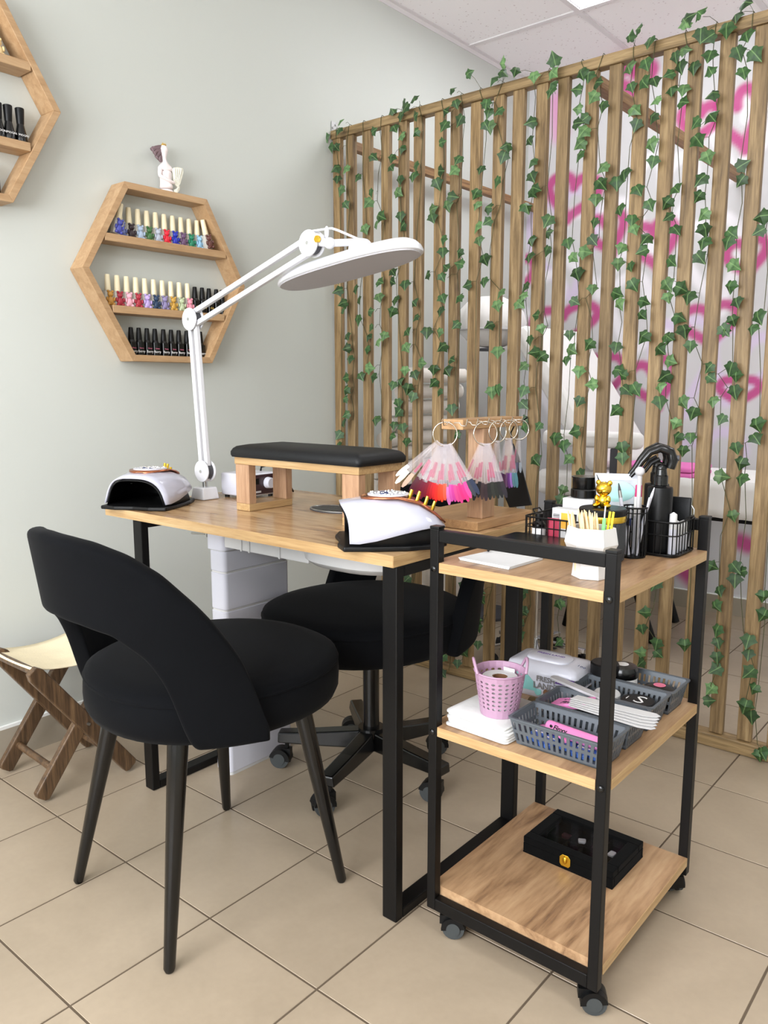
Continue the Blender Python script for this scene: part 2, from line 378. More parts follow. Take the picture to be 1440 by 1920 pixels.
leaf_mat('ivy_leaf', (30,58,28), (64,98,50))
leaf_mat('ivy_leaf_pale', (60,92,52), (112,146,92))
def graffiti_mat():
    m, nt, b = newmat('mural_paint'); L = nt.links
    a = nd(nt, 'ShaderNodeVertexColor', layer_name='paint'); L.new(a.outputs['Color'], b.inputs['Base Color']); b.inputs['Roughness'].default_value = 0.7
graffiti_mat()
# ================================================================== the room
T = 0.303
m = MB(); m.bx(XL-0.1, XR+0.1, YF-0.1, YB+0.1, -0.08, -0.0009)
floor = struct(m.build('floor', 'grout', smooth=0))
tile_me = None
i0, i1 = math.floor(XL/T), math.ceil(XR/T); j0, j1 = math.floor(YF/T), math.ceil(YB/T)
G = 0.0021
for i in range(i0, i1):
    for j in range(j0, j1):
        x0, x1 = max(i*T+G, XL), min((i+1)*T-G, XR); y0, y1 = max(j*T+G, YF), min((j+1)*T-G, YB)
        if x1-x0 < 0.01 or y1-y0 < 0.01: continue
        full = x1-x0 > T-2*G-1e-6 and y1-y0 > T-2*G-1e-6
        if full and tile_me:
            o = bpy.data.objects.new('floor_tile', tile_me); C.objects.link(o); o.parent = floor; o.location = (i*T, j*T, 0)
        else:
            mb = MB(); ax, ay, bx_, by_ = x0-i*T, y0-j*T, x1-i*T, y1-j*T; e = 0.0006
            mb.add([(ax,ay,-0.0009),(bx_,ay,-0.0009),(bx_,by_,-0.0009),(ax,by_,-0.0009),(ax+e,ay+e,0),(bx_-e,ay+e,0),(bx_-e,by_-e,0),(ax+e,by_-e,0)],
                   [(4,5,6,7),(0,1,5,4),(1,2,6,5),(2,3,7,6),(3,0,4,7)])
            o = mb.build('floor_tile', 'floor_tile', floor, smooth=0, loc=(i*T, j*T, 0), recalc=False)
            if full: tile_me = o.data
# walls
m = MB(); m.bx(XL-0.1, XL, YF-0.1, YB+0.1, 0, ZC+0.15)
wall_left = struct(m.build('wall_left', 'wall_paint', smooth=0))
m = MB(); m.bx(XR, XR+0.1, YF-0.1, YB+0.1, 0, ZC+0.15); struct(m.build('wall_right', 'wall_paint', smooth=0))
m = MB(); x0, x1, z0, z1 = WIN
m.bx(XL, x0, YF-0.1, YF, 0, ZC+0.15); m.bx(x1, XR, YF-0.1, YF, 0, ZC+0.15); m.bx(x0, x1, YF-0.1, YF, 0, z0); m.bx(x0, x1, YF-0.1, YF, z1, ZC+0.15)
struct(m.build('wall_front', 'wall_paint', smooth=0))
m = MB()
for a, b in ((x0, x0+0.05), ((x0+x1)/2-0.025, (x0+x1)/2+0.025), (x1-0.05, x1)): m.bx(a, b, YF-0.08, YF-0.03, z0, z1)
m.bx(x0, x1, YF-0.08, YF-0.03, z0, z0+0.05); m.bx(x0, x1, YF-0.08, YF-0.03, z1-0.05, z1)
win = struct(m.build('window_1', 'white_plastic', smooth=0))
m = MB(); m.bx(x0-0.03, x1+0.03, YF-0.02, YF+0.12, z0-0.03, z0); m.build('window_sill', 'white_plastic', win, smooth=0)
# back wall: one face carries the sprayed hearts
def heart(cx, cz, w, h, rot=0, n=40):
    P = []
    for k in range(n+1):
        t = 2*PI*k/n; x = 16*math.sin(t)**3/17.0; z = (13*math.cos(t)-5*math.cos(2*t)-2*math.cos(3*t)-math.cos(4*t)+2.5)/15.0
        x *= w/2; z *= h/2; P.append((cx+x*math.cos(rot)-z*math.sin(rot), cz+x*math.sin(rot)+z*math.cos(rot)))
    return P
def bw(u, v): p = ony(u, v, YB); return p.x, p.z
def hpx(u, v, w, h, rot=0):
    a = bw(u-w/2, v); b = bw(u+w/2, v); c = bw(u, v-h/2); d = bw(u, v+h/2); cx, cz = bw(u, v)
    return heart(cx, cz, abs(b[0]-a[0]), abs(c[1]-d[1]), rot)
MAG, PNK, WHT, LIL = lin((188,52,128)), lin((226,158,200)), lin((240,236,242)), lin((216,200,226))
strokes = [   # colour, half width, softness, polyline
 (WHT, .020, .022, hpx(1120,470,150,170,.1)), (WHT, .020, .02, hpx(1235,390,120,190,-.15)), (WHT, .018, .02, hpx(1340,500,110,180,.2)), (WHT, .018, .02, hpx(1390,260,120,150,-.2)),
 (WHT, .018, .02, hpx(1040,720,90,140,0)), (WHT, .018, .02, hpx(1140,770,80,120,.2)), (LIL, .016, .02, hpx(1330,880,150,130,.3)), (LIL, .016, .02, hpx(1060,470,130,220,.2)), (LIL, .016, .02, hpx(1385,690,130,140,-.3)),
 (WHT, .016, .02, hpx(1200,600,140,160,-.3)), (LIL, .015, .02, hpx(1280,690,120,180,.1)), (WHT, .016, .02, hpx(1010,570,90,110,0)), (LIL, .014, .02, hpx(1240,980,160,150,.2)),
 (PNK, .010, .05, [bw(1043,190), bw(1050,250)]), (PNK, .012, .05, [bw(1150,760), bw(1158,840)]),
 (MAG, .022, .014, hpx(1400,485,80,70,.15)), (MAG, .020, .012, hpx(1385,735,80,48,0)), (MAG, .024, .016, hpx(1072,372,100,84,-.2)), (MAG, .022, .016, hpx(1388,228,80,118,.25)),
 (MAG, .022, .016, hpx(1310,232,80,70,-.2)), (MAG, .022, .016, hpx(1228,462,86,92,.2)), (MAG, .020, .014, hpx(1330,612,110,78,.1)), (MAG, .022, .014, hpx(1226,722,88,92,.25)),
 (MAG, .022, .016, hpx(1058,612,130,72,.1)), (MAG, .020, .014, hpx(1128,712,86,90,0)), (MAG, .022, .016, hpx(972,520,60,70,0)), (MAG, .026, .02, hpx(1190,150,70,50,0)), (MAG, .022, .016, hpx(1140,440,70,80,.3)),
 (MAG, .040, .03, [bw(1146,770), bw(1152,800), bw(1158,830)]), (MAG, .03, .03, [bw(1388,1015), bw(1402,1022)]), (MAG, .03, .04, [bw(1285,1070), bw(1300,1085)]),
]
nx, nz = 400, 260
X, Z = np.meshgrid(np.linspace(XL, XR, nx+1), np.linspace(0, ZC+0.1, nz+1))
col = np.ones((nz+1, nx+1, 3))*np.array(lin((206,204,206)))
for c, hw, sf, P in strokes:
    D = np.full(X.shape, 9.0)
    for (ax, az), (bx_, bz) in zip(P[:-1], P[1:]):
        dx, dz = bx_-ax, bz-az; q = dx*dx+dz*dz+1e-12
        t = np.clip(((X-ax)*dx+(Z-az)*dz)/q, 0, 1); D = np.minimum(D, np.hypot(X-ax-t*dx, Z-az-t*dz))
    a = np.clip(1-(D-hw*0.55)/(sf*1.6), 0, 1); a = a*a*(3-2*a)*0.92
    col = col*(1-a[..., None])+np.array(c)*a[..., None]
V = np.stack([X, np.full_like(X, YB), Z], -1).reshape(-1, 3)
ii = (np.arange(nz)[:, None]*(nx+1)+np.arange(nx)[None, :]).reshape(-1)
Fq = np.stack([ii, ii+1, ii+nx+2, ii+nx+1], -1)
me = bpy.data.meshes.new('wall_back'); k = len(V)
extra = [(XL, YB+0.1, 0), (XR, YB+0.1, 0), (XR, YB+0.1, ZC+0.1), (XL, YB+0.1, ZC+0.1)]
me.from_pydata([tuple(p) for p in V]+extra, [], [tuple(f) for f in Fq.tolist()]+[(k+3, k+2, k+1, k)])
at = me.color_attributes.new('paint', 'FLOAT_COLOR', 'POINT')
full = np.ones((k+4, 4), dtype=np.float32); full[:k, :3] = col.reshape(-1, 3); full[k:, :3] = lin((206,204,206))
at.data.foreach_set('color', full.reshape(-1))
me.materials.append(MATS['mural_paint'])
wall_back = bpy.data.objects.new('wall_back', me); C.objects.link(wall_back); struct(wall_back)
# skirting
def skirting(name, lo_, hi_, axis):
    base = bpy.data.objects.new(name, None)
    m = MB()
    if axis == 'y': m.bx(XL, XL+0.010, lo_, hi_, 0, 0.092)
    else: m.bx(lo_, hi_, YB-0.010, YB, 0, 0.086)
    b = struct(m.build(name, 'skirting', smooth=0))
    m = MB()
    if axis == 'y': m.bx(XL, XL+0.009, lo_, hi_, 0.092, 0.101)
    else: m.bx(lo_, hi_, YB-0.009, YB, 0.086, 0.09)
    m.build('sealant_bead', 'skirting_cap', b, smooth=0)
skirting('baseboard_left', YF, YB-0.011, 'y'); skirting('baseboard_back', XL+0.011, XR, 'x')
# suspended ceiling: boards of 60 cm in a grid of bars
m = MB(); m.bx(XL-0.1, XR+0.1, YF-0.1, YB+0.1, ZC+0.10, ZC+0.15)
ceiling = struct(m.build('ceiling', 'white_matte', smooth=0))
gx0, gy0 = 0.136, 2.378
xs = sorted([x for x in [gx0+0.6*k for k in range(-8, 9)] if XL+0.02 < x < XR-0.02]); ys = sorted([y for y in [gy0+0.6*k for k in range(-12, 4)] if YF+0.02 < y < YB-0.02])
ex = [XL]+xs+[XR]; ey = [YF]+ys+[YB]
PANELS = [(0.436, 2.078), (2.236, 2.078), (2.236, -0.322), (0.436, -2.122), (2.236, -2.122)]  # first panel is in view; the rest are unseen, added to light the room
for a, b in zip(ex[:-1], ex[1:]):
    for c, d in zip(ey[:-1], ey[1:]):
        if any(a < px < b and c < py < d for px, py in PANELS): continue
        m = MB(); m.bx(a+0.004, b-0.004, c+0.004, d-0.004, ZC, ZC+0.015); m.build('ceiling_panel', 'ceiling_board', ceiling, smooth=0)
for x in xs:
    m = MB(); m.bx(x-0.012, x+0.012, YF, YB, ZC-0.006, ZC-0.0005); m.build('grid_bar', 'ceiling_bar', ceiling, smooth=0)
for y in ys:
    for a, b in zip(ex[:-1], ex[1:]):
        m = MB(); m.bx(a+0.012, b-0.012, y-0.012, y+0.012, ZC-0.006, ZC-0.0005); m.build('grid_bar', 'ceiling_bar', ceiling, smooth=0)
m = MB(); m.bx(XL, XL+0.02, YF, YB, ZC-0.004, ZC-0.0005); m.bx(XL, XL+0.003, YF, YB, ZC-0.022, ZC-0.004)
m.build('wall_angle', 'ceiling_bar', ceiling, smooth=0)
_, nt, b = newmat('led_diffuser'); b.inputs['Base Color'].default_value = (0.9, 0.93, 1, 1)
b.inputs['Emission Color'].default_value = (0.95, 0.97, 1.0, 1); b.inputs['Emission Strength'].default_value = PANEL_STRENGTH
PL = ['lit square light panel in the ceiling above the ivy partition', 'added unseen ceiling light panel over the far right corner of the room', 'added unseen ceiling light panel above the camera side of the trolley', 'added unseen ceiling light panel by the window near the grey wall', 'added unseen ceiling light panel by the window on the right']
for (px, py), lb in zip(PANELS, PL):
    t = thing('ceiling_light', lb, 'light', (px, py, ZC), 0, 'square ceiling light panels')
    m = MB(); h = 0.296
    for a in ((-h,h,-h,-h+0.012), (-h,h,h-0.012,h), (-h,-h+0.012,-h+0.012,h-0.012), (h-0.012,h,-h+0.012,h-0.012)): m.bx(*a, 0.0, 0.012)
    m.build('frame', 'white_plastic', t, smooth=0)
    m = MB(); m.bx(-h+0.012, h-0.012, -h+0.012, h-0.012, 0.004, 0.010); m.build('diffuser', 'led_diffuser', t, smooth=0)

# ================================================================== slat partition
FY = 1.46
fence = thing('slat_partition', 'stained wooden slat partition standing behind the table, hung with ivy', 'partition', (0, FY, 0))
sl = [-.405,-.337,-.256,-.165,-.084,-.013,.075,.145,.224,.315,.389,.472,.548,.638,.713,.792,.875,.946,1.03,1.118,1.198,1.279,1.36,1.441]
XE = 1.51
for k, x in enumerate(sl):
    m = MB(); w_ = 0.0395+random.uniform(-.0015,.002); dy = random.uniform(-.003,.003)
    m.bx(0, w_, dy, 0.021+dy, 0, 1.957)
    m.build('slat', 'fence_pine', fence, smooth=0, bevel=0.003, seg=2, loc=(x, 0, 0.042))
m = MB(); m.bx(XL+0.002, XE, -0.006, 0.034, 0, 0.032); m.build('top_rail', 'fence_pine_x', fence, smooth=0, bevel=0.003, loc=(0, 0, 1.999))
m = MB(); m.bx(XL+0.012, XE, -0.012, 0.036, 0, 0.040); m.build('bottom_rail', 'fence_pine_x', fence, smooth=0, bevel=0.004, loc=(0, 0, 0.001))
for x, n in ((-0.36, 0.03), (0.635, 0.04)):
    m = MB(); m.bx(0, n, 0.036, YB-FY-0.002, 0, 0.034); m.build('brace_beam', 'fence_pine_y', fence, smooth=0, bevel=0.003, loc=(x, 0, 1.957))
m = MB(); m.bx(XL+0.002, XL+0.004, 0.0, 0.03, 2.033, 2.068); m.bx(XL+0.004, XL+0.03, 0.0, 0.03, 2.031, 2.0335)
for y, z in ((0.008, 2.045), (0.022, 2.058)): m.cyl((XL+0.004, y, z), (XL+0.007, y, z), 0.004, n=8)
m.build('angle_bracket', 'brushed', fence)
# ================================================================== manicure table
ZT = 0.755
tbl = thing('manicure_table', 'oak-look manicure table on black steel loop legs beside the grey wall', 'table', (0.42, 0.47, 0))
tx0, tx1, ty0, ty1 = -0.065-0.42, 0.907-0.42, 0.217-0.47, 0.775-0.47
m = MB(); m.bx(tx0+.001, tx1-.001, ty0+.001, ty1-.001, ZT-0.0219, ZT); m.build('tabletop', 'oak_top', tbl, smooth=0)
for ya, yb in ((ty0-.0008, ty0+.001), (ty1-.001, ty1+.0008)):
    m = MB(); m.bx(tx0, tx1, ya, yb, ZT-0.022, ZT-0.0004); m.build('edge_band', 'oak_edge', tbl, smooth=0)
for xa, xb in ((tx1-.001, tx1+.0008), (tx0-.0008, tx0+.001)):
    m = MB(); m.bx(xa, xb, ty0, ty1, ZT-0.022, ZT-0.0004); m.build('edge_band', 'oak_edge_y', tbl, smooth=0)
for xa, xb in ((0.042-0.42, 0.078-0.42), (0.872-0.42, 0.908-0.42)):
    ya, yb, tt = 0.227-0.47, 0.70-0.47, 0.022; top = ZT-0.0225
    m = MB(); m.bx(xa, xb, ya, ya+tt, 0.001, top); m.bx(xa, xb, yb-tt, yb, 0.001, top); m.bx(xa, xb, ya+tt, yb-tt, 0.001, tt); m.bx(xa, xb, ya+tt, yb-tt, top-tt, top)
    m.build('leg_frame', 'black_metal', tbl, smooth=0, bevel=0.0025)
# dust extractor set into the top: grille above, clear-white drum below
gc = (0.44-0.42, 0.56-0.47)
m = MB(); m.tube([(gc[0]+0.075*math.cos(a), gc[1]+0.05*math.sin(a), ZT+0.0025) for a in [2*PI*k/28 for k in range(28)]], 0.0025, 6, closed=True)
for k in range(-6, 7):
    x = gc[0]+k*0.0115; h = 0.05*math.sqrt(max(0, 1-((k*0.0115)/0.075)**2))
    if h > 0.004: m.bx(x-0.0012, x+0.0012, gc[1]-h, gc[1]+h, ZT+0.0006, ZT+0.0026)
m.build('extractor_grille', 'brushed', tbl)
m = MB(); m.prism([(gc[0]+0.078*math.cos(a), gc[1]+0.053*math.sin(a)) for a in [2*PI*k/28 for k in range(28)]], ZT-0.0002, ZT+0.0008); m.build('grille_backing', 'dark_grey', tbl)
m = MB(); n = 32
def sup(a, rx, ry, p=2.6):
    c, s = math.cos(a), math.sin(a); return rx*math.copysign(abs(c)**(2/p), c), ry*math.copysign(abs(s)**(2/p), s)
rg = []
for f_, z in ((1.0, ZT-0.0225), (1.0, ZT-0.06), (0.97, ZT-0.085), (0.86, ZT-0.098), (0.6, ZT-0.102)):
    rg.append([Vector((0.20+sup(2*PI*k/n, 0.16*f_, 0.14*f_)[0], 0.02+sup(2*PI*k/n, 0.16*f_, 0.14*f_)[1], z)) for k in range(n)])
m.loft(rg); m.build('extractor_housing', 'white_matte', tbl)
m = MB(); m.bx(-0.205, 0.10, -0.09, 0.10, ZT-0.098, ZT-0.0225); 
for x in (-0.14, -0.11, 0.0): m.bx(x, x+0.006, -0.094, -0.089, ZT-0.100, ZT-0.0225)
m.build('cable_tray', 'white_matte', tbl, smooth=0, bevel=0.004)

# white drawer tower under the table
tw = thing('drawer_tower', 'tall white plastic drawer tower standing under the tabletop', 'drawer unit', (0.139, 0.53, 0))
m = MB(); m.prism(rrect(0.060, 0.232, 0.012), 0, 0.635); m.build('body', 'white_matte', tw, smooth=30)
zs = [0.006, 0.16, 0.32, 0.47, 0.575, 0.635]
for a, b in zip(zs[:-1], zs[1:]):
    m = MB(); m.prism(rrect(0.064, 0.236, 0.013), a+0.002, b-0.003); m.build('drawer', 'white_plastic', tw, smooth=30, bevel=0.002)
m = MB(); m.prism(rrect(0.074, 0.246, 0.014), 0.635, 0.690); m.build('lid', 'white_plastic', tw, smooth=30, bevel=0.002)

# ================================================================== upholstered chairs
def interp(tab, a):
    for (x0, y0), (x1, y1) in zip(tab[:-1], tab[1:]):
        if a <= x1: return y0+(y1-y0)*(a-x0)/(x1-x0)
    return tab[-1][1]
TOPZ = [(0,.812),(12,.809),(22,.803),(34,.783),(45,.748),(56,.692),(63,.65),(71,.59),(76,.53),(80,.467),(83,.435),(85,.435)]
BOTZ = [(0,.652),(14,.648),(27,.635),(38,.595),(44,.548),(47,.50),(51,.43),(53,.415),(55,.415)]
def shell_pt(phi, z, dr=0):
    r = 0.26+(0.05*max(0, (z-.42)/.37)*math.cos(phi) if abs(phi) < PI/2 else 0)+dr
    return Vector((r*math.sin(phi), -r*math.cos(phi)*1.03, z))
def chair_upholstery(t, dz=0):
    n = 48
    def rim(f, z): return [Vector((0.247*f*math.copysign(abs(math.cos(a))**.92, math.cos(a)), 0.02+0.262*f*math.copysign(abs(math.sin(a))**.92, math.sin(a)), z+dz)) for a in [2*PI*k/n for k in range(n)]]
    m = MB(); m.loft([rim(.90,.412), rim(.97,.418), rim(1.0,.435), rim(1.005,.46), rim(1.0,.482), rim(.985,.492)]); m.build('seat_base', 'black_velvet', t, smooth=60)
    m = MB(); m.loft([rim(.97,.490), rim(.995,.494), rim(.985,.503), rim(.93,.511), rim(.8,.518), rim(.5,.524), rim(.2,.526)]); m.build('seat_cushion', 'black_velvet', t, smooth=60)
    m = MB(); m.tube([p+Vector((0,0,0)) for p in rim(.992,.492)], 0.003, 6, closed=True); m.build('piping', 'black_velvet', t, smooth=60)
    m = MB(); rows = []; N = 57
    for i in range(N):
        d = -83+166*i/(N-1); zt = interp(TOPZ, abs(d)); zb = interp(BOTZ, abs(d)) if abs(d) < 55 else .415
        rows.append([shell_pt(math.radians(d), zb+(zt-zb)*k/8, 0.012)+Vector((0,0,dz)) for k in range(9)])
    m.grid(rows); m.build('backrest', 'black_velvet', t, smooth=80, solid=0.036, sub=2, recalc=True, offset=-1)
ch = thing('dining_chair', 'black velvet chair with wrap-around back on four tapered black legs', 'chair', (0.50, 0.095, 0), math.radians(-5))
chair_upholstery(ch)
Ri = Matrix.Rotation(math.radians(5), 3, 'Z')
for px_, f_ in (((148,1655), 0.66), ((318,1822), 0.66), ((425,1518), 0.70), ((640,1653), 0.70)):
    foot = Ri @ (onz(*px_, 0)-Vector((0.50, 0.095, 0)))
    top = Vector((foot.x*f_, foot.y*f_, 0.414))
    m = MB(); m.loft([m.ring(foot+Vector((0,0,0.0015)), (0,0,1), 0.0085, 14), m.ring(foot+Vector((0,0,0.008)), (0,0,1), 0.011, 14), m.ring(top, (0,0,1), 0.0205, 14)])
    m.build('leg', 'black_gloss', ch)
oc = thing('swivel_chair', 'black velvet swivel chair on a five-star castor base behind the table', 'chair', (0.450, 0.684, 0), math.radians(172))
chair_upholstery(oc, -0.020)
for c_ in oc.children: c_.scale = (1.05, 1.05, 1.0)
m = MB(); m.cyl((0,0,.10), (0,0,.322), .0225, n=20); m.build('column', 'black_gloss', oc)
m = MB(); m.cyl((0,0,.322), (0,0,.385), .014, n=16); m.build('gas_lift', 'chrome', oc)
m = MB(); m.bx(-.08, .08, -.08, .08, .385, .398); m.build('seat_plate', 'black_metal', oc, smooth=0)
m = MB(); m.cyl((.02,.0,.378), (.20,.05,.372), .005, n=8); m.ell((.21,.053,.372), (.02,.009,.009)); m.build('height_lever', 'black_plastic', oc)
m = MB(); m.cyl((0,0,.075), (0,0,.135), .036, n=20); m.build('hub', 'black_gloss', oc)
def castor(parent, x, y, top, yaw, r=0.024, wd=0.012):
    """twin-wheel castor hanging below z=top"""
    R_ = Matrix.Translation((x, y, 0)) @ Matrix.Rotation(yaw, 4, 'Z'); off = r*0.7
    m = MB(R_); m.cyl((0,0,2*r-0.004), (0,0,top), 0.006, n=10)
    pr_ = [(off+1.12*r*math.cos(a), r+1.12*r*math.sin(a)) for a in [math.radians(v) for v in range(-20, 201, 20)]]
    m.prism(pr_+[(off-0.5*r, r*0.6), (off+0.5*r, r*0.6)], -0.004, 0.004, 'y'); m.prism([(-0.012, 1.3*r), (0.012, 1.3*r), (0.012, 2.15*r), (-0.012, 2.15*r)], -0.010, 0.010, 'y')
    for s in (-1, 1):
        m.prism([(off+1.1*r*math.cos(a), r+1.1*r*math.sin(a)) for a in [math.radians(v) for v in range(10, 191, 15)]], s*0.004, s*(wd+0.007), 'y')
    c = m.build('castor', 'black_plastic', parent)
    for s in (-1, 1):
        m = MB(R_); m.cyl((off, s*0.005, r+0.001), (off, s*(0.005+wd), r+0.001), r, n=22); m.cyl((off, s*(0.005+wd), r+0.001), (off, s*(0.008+wd), r+0.001), r*0.62, n=18)
        m.build('wheel', 'rubber_grey', c)
for k in range(5):
    a = math.radians(-3+72*k-172); d = Vector((math.cos(a), math.sin(a), 0)); sd = Vector((-d.y, d.x, 0))
    m = MB(); R = []
    for t_, w_, z0, z1 in ((.03,.026,.078,.128), (.15,.025,.078,.116), (.262,.023,.080,.108)):
        R.append([d*t_-sd*w_/1+Vector((0,0,z0)), d*t_+sd*w_+Vector((0,0,z0)), d*t_+sd*w_*.8+Vector((0,0,z1)), d*t_-sd*w_*.8+Vector((0,0,z1))])
    m.loft(R); m.build('base_arm', 'black_gloss', oc, smooth=0, bevel=0.004)
    castor(oc, d.x*.24, d.y*.24, .08, math.radians(45+(k*37) % 50-20), r=0.027)

# ================================================================== folding stool
st = thing('folding_stool', 'small folding stool of burnt brown wood with a canvas seat by the wall', 'stool', (-0.19, 0.13, 0))
o0 = Vector((-0.19, 0.13, 0))
LEG = [  # foot pixel, head pixel with its y (depth) : two crossed pairs
    (onz(70,1510,0.0), None), (onz(5,1452,0.0), None), (onz(247,1437,0.0), None), (onz(178,1396,0.0), None)]
fA0, fA1 = Vector((-0.095,-0.005,0))-o0, Vector((-0.325,0.010,0))-o0      # feet on the camera side
fB0, fB1 = Vector((-0.098,0.268,0))-o0, Vector((-0.318,0.276,0))-o0       # feet on the far side
H = 0.365
def leg(a, top, w_, shift):
    m = MB(); d = (top-a); a2 = a+d*0.018; b2 = top-d*0.0
    m.bar(a2+Vector((shift,0,0)), b2+Vector((shift,0,0)), 0.020, 0.042, up=(0,0,1)); return m
for k, (f, topy, sh) in enumerate(((fA0, 0.268, 0.0), (fA1, 0.276, 0.0), (fB0, -0.005, 0.022), (fB1, 0.010, 0.022))):
    top = Vector((f.x, topy-o0.y, H)); d = top-f
    sx = Vector((1,0,0)); dn = d.normalized(); u = sx.cross(dn)
    m = MB(); R = []
    for t_, hw in ((0.035,.012), (0.05,.021), (0.96,.021), (1.0,.013)):
        c = f+d*t_+Vector((sh,0,0)); R.append([c-sx*.010-u*hw, c+sx*.010-u*hw, c+sx*.010+u*hw, c-sx*.010+u*hw])
    m.loft(R); m.build('leg', 'burnt_wood', st, smooth=0, bevel=0.003)
for ya, yb, t_ in ((fA0, fA1, .20), (fB0, fB1, .12)):
    sh = 0.0 if ya is fA0 else 0.022; ty = (0.270 if ya is fA0 else 0.0)-o0.y
    a = ya+(Vector((ya.x, ty, H))-ya)*t_+Vector((sh,0,0)); b = yb+(Vector((yb.x, ty, H))-yb)*t_+Vector((sh,0,0))
    m = MB(); m.cyl(a, b, .0095, n=12); m.build('stretcher', 'burnt_wood', st)
for ty in (0.262, 0.012):
    m = MB(); m.cyl((fA0.x+.012, ty-o0.y, H-.012), (fA1.x-.012+.02, ty-o0.y, H-.012), .010, n=12); m.build('seat_rail', 'burnt_wood', st)
m = MB(); rows = []
for i in range(13):
    s = i/12; y = (0.000+0.272*s)-o0.y; z = H+.002-.020*math.sin(PI*s)
    rows.append([Vector((fA1.x-.004+(fA0.x-fA1.x+.02)*k/10, y, z-.004*math.sin(PI*k/10))) for k in range(11)])
m.grid(rows); m.build('canvas_seat', 'canvas', st, solid=.003, smooth=80)
for f in (fA0, fA1):
    m = MB(); c = (f+Vector((f.x, 0.27-o0.y, H)))/2; m.cyl((c.x-.014, c.y, c.z), (c.x+.036, c.y, c.z), .004, n=8); m.build('pivot_bolt', 'brushed', st)

# ================================================================== trolley
TX0, TX1, TY0, TY1 = 0.967, 1.325, 0.250, 0.695
tr = thing('trolley', 'three-tier trolley with oak-look shelves on a black steel frame with castors', 'trolley', (TX0, TY0, 0))
W, D, P_ = TX1-TX0, TY1-TY0, 0.019
S1, S2, S3 = 0.095, 0.432, 0.748
for x in (0, W-P_):
    for y in (0, D-P_):
        m = MB(); m.bx(x, x+P_, y, y+P_, 0.053, 0.810); m.build('post', 'black_metal', tr, smooth=0, bevel=0.0015)
        c = m.v; q = MB(); q.bx(x-.0005, x+P_+.0005, y-.0005, y+P_+.0005, 0.810, 0.815); q.build('post_cap', 'black_plastic', tr, smooth=0, bevel=0.001)
        for z in (S2-.012, S3-.012):
            q = MB(); q.ell((x+P_/2, y-0.001 if y == 0 else y+P_+0.001, z), (.006,.003,.006), 10, 6); q.build('bolt', 'black_gloss', tr)
for y in (0, D-P_):
    m = MB(); m.bx(P_, W-P_, y, y+P_, 0.053, 0.078); m.build('bottom_rail', 'black_metal', tr, smooth=0, bevel=0.0015)
    m = MB(); m.bx(P_, W-P_, y+0.0005, y+P_-.0005, 0.786, 0.808); m.build('top_rail', 'black_metal', tr, smooth=0, bevel=0.0015)
for z in (S1, S2, S3):
    # boards are notched around the posts: middle strip between the posts plus tongues left and right
    m = MB(); poly = [(P_+.001, P_*.0+.002), (W-P_-.001, .002), (W-P_-.001, P_+.001), (W, P_+.001), (W, D-P_-.001), (W-P_-.001, D-P_-.001), (W-P_-.001, D-.002), (P_+.001, D-.002), (P_+.001, D-P_-.001), (0, D-P_-.001), (0, P_+.001), (P_+.001, P_+.001)]
    if z == S1: poly = [(P_+.001, P_+.001), (W, P_+.001), (W, D-P_-.001), (0, D-P_-.001), (0, P_+.001)]
    m.prism(poly, z-.018, z); s_ = m.build('shelf', 'oak_shelf', tr, smooth=0)
    if z != S1:
        m = MB(); m.bx(P_+.001, W-P_-.001, .0012, .0022, z-.0185, z-.0003); m.build('edge_band', 'oak_edge', s_, smooth=0)
    m = MB(); m.bx(W-.0002, W+.001, P_+.001, D-P_-.001, z-.0185, z-.0003); m.build('edge_band', 'oak_edge_y', s_, smooth=0)
for x, y, yw in ((0.035, .018, 0.5), (W-.028, .014, 0.55), (.02, D-.02, 1.2), (W-.022, D-.0, 2.4)): castor(tr, x, min(y, D-.012), 0.0535, yw, r=0.0215, wd=0.010)
# ================================================================== hexagon wall shelves with polish bottles
HD, HS, HT = 0.070, 0.30, 0.019
def hex_shelf(cy, cz, label):
    t = thing('hexagon_shelf', label, 'shelf', (XL, cy, cz-HS*math.sqrt(3)/2), 0, 'hexagon shelves on the grey wall')
    z0 = HS*math.sqrt(3)/2
    cor = [(HS*math.cos(math.radians(a)), z0+HS*math.sin(math.radians(a))) for a in range(0, 360, 60)]
    q = HS-HT/math.cos(math.radians(30)); ci = [(q*math.cos(math.radians(a)), z0+q*math.sin(math.radians(a))) for a in range(0, 360, 60)]
    for k in range(6):
        a, b, c, d = cor[k], cor[(k+1) % 6], ci[(k+1) % 6], ci[k]
        m = MB(); m.prism([a, b, c, d], 0.0008, HD, 'x'); m.build('side_panel', 'beech', t, smooth=0, bevel=0.0008, seg=1)
    tops = []
    for dz in (0.106, -0.098):
        hw = (HS-abs(dz-0.011*1)/math.sqrt(3)) - HT*1.155-0.001
        hw2 = (HS-abs(dz-0.022)/math.sqrt(3)) - HT*1.155-0.001
        h = min(hw, hw2); m = MB(); m.bx(0.001, HD-0.001, -h, h, z0+dz-0.022, z0+dz); m.build('shelf_board', 'beech', t, smooth=0, bevel=0.0008, seg=1); tops.append((cz+dz, h))
    tops.append((cz-z0+HT, q/2))
    for y in (-0.105, 0.105):
        m = MB(); m.cyl((0.004, y, 2*z0+0.005), (0.012, y, 2*z0+0.005), 0.007, n=12); m.bx(0.001, 0.004, y-0.006, y+0.006, 2*z0, 2*z0+0.012); m.build('hanger', 'black_plastic', t)
    return tops
HCY, HCZ = 0.653, 1.402
topsA = hex_shelf(HCY, HCZ, 'beech hexagon shelf seen whole, with a winged figurine on top')
topsB = hex_shelf(0.016, 1.805, 'beech hexagon shelf cut off by the left edge of the picture')
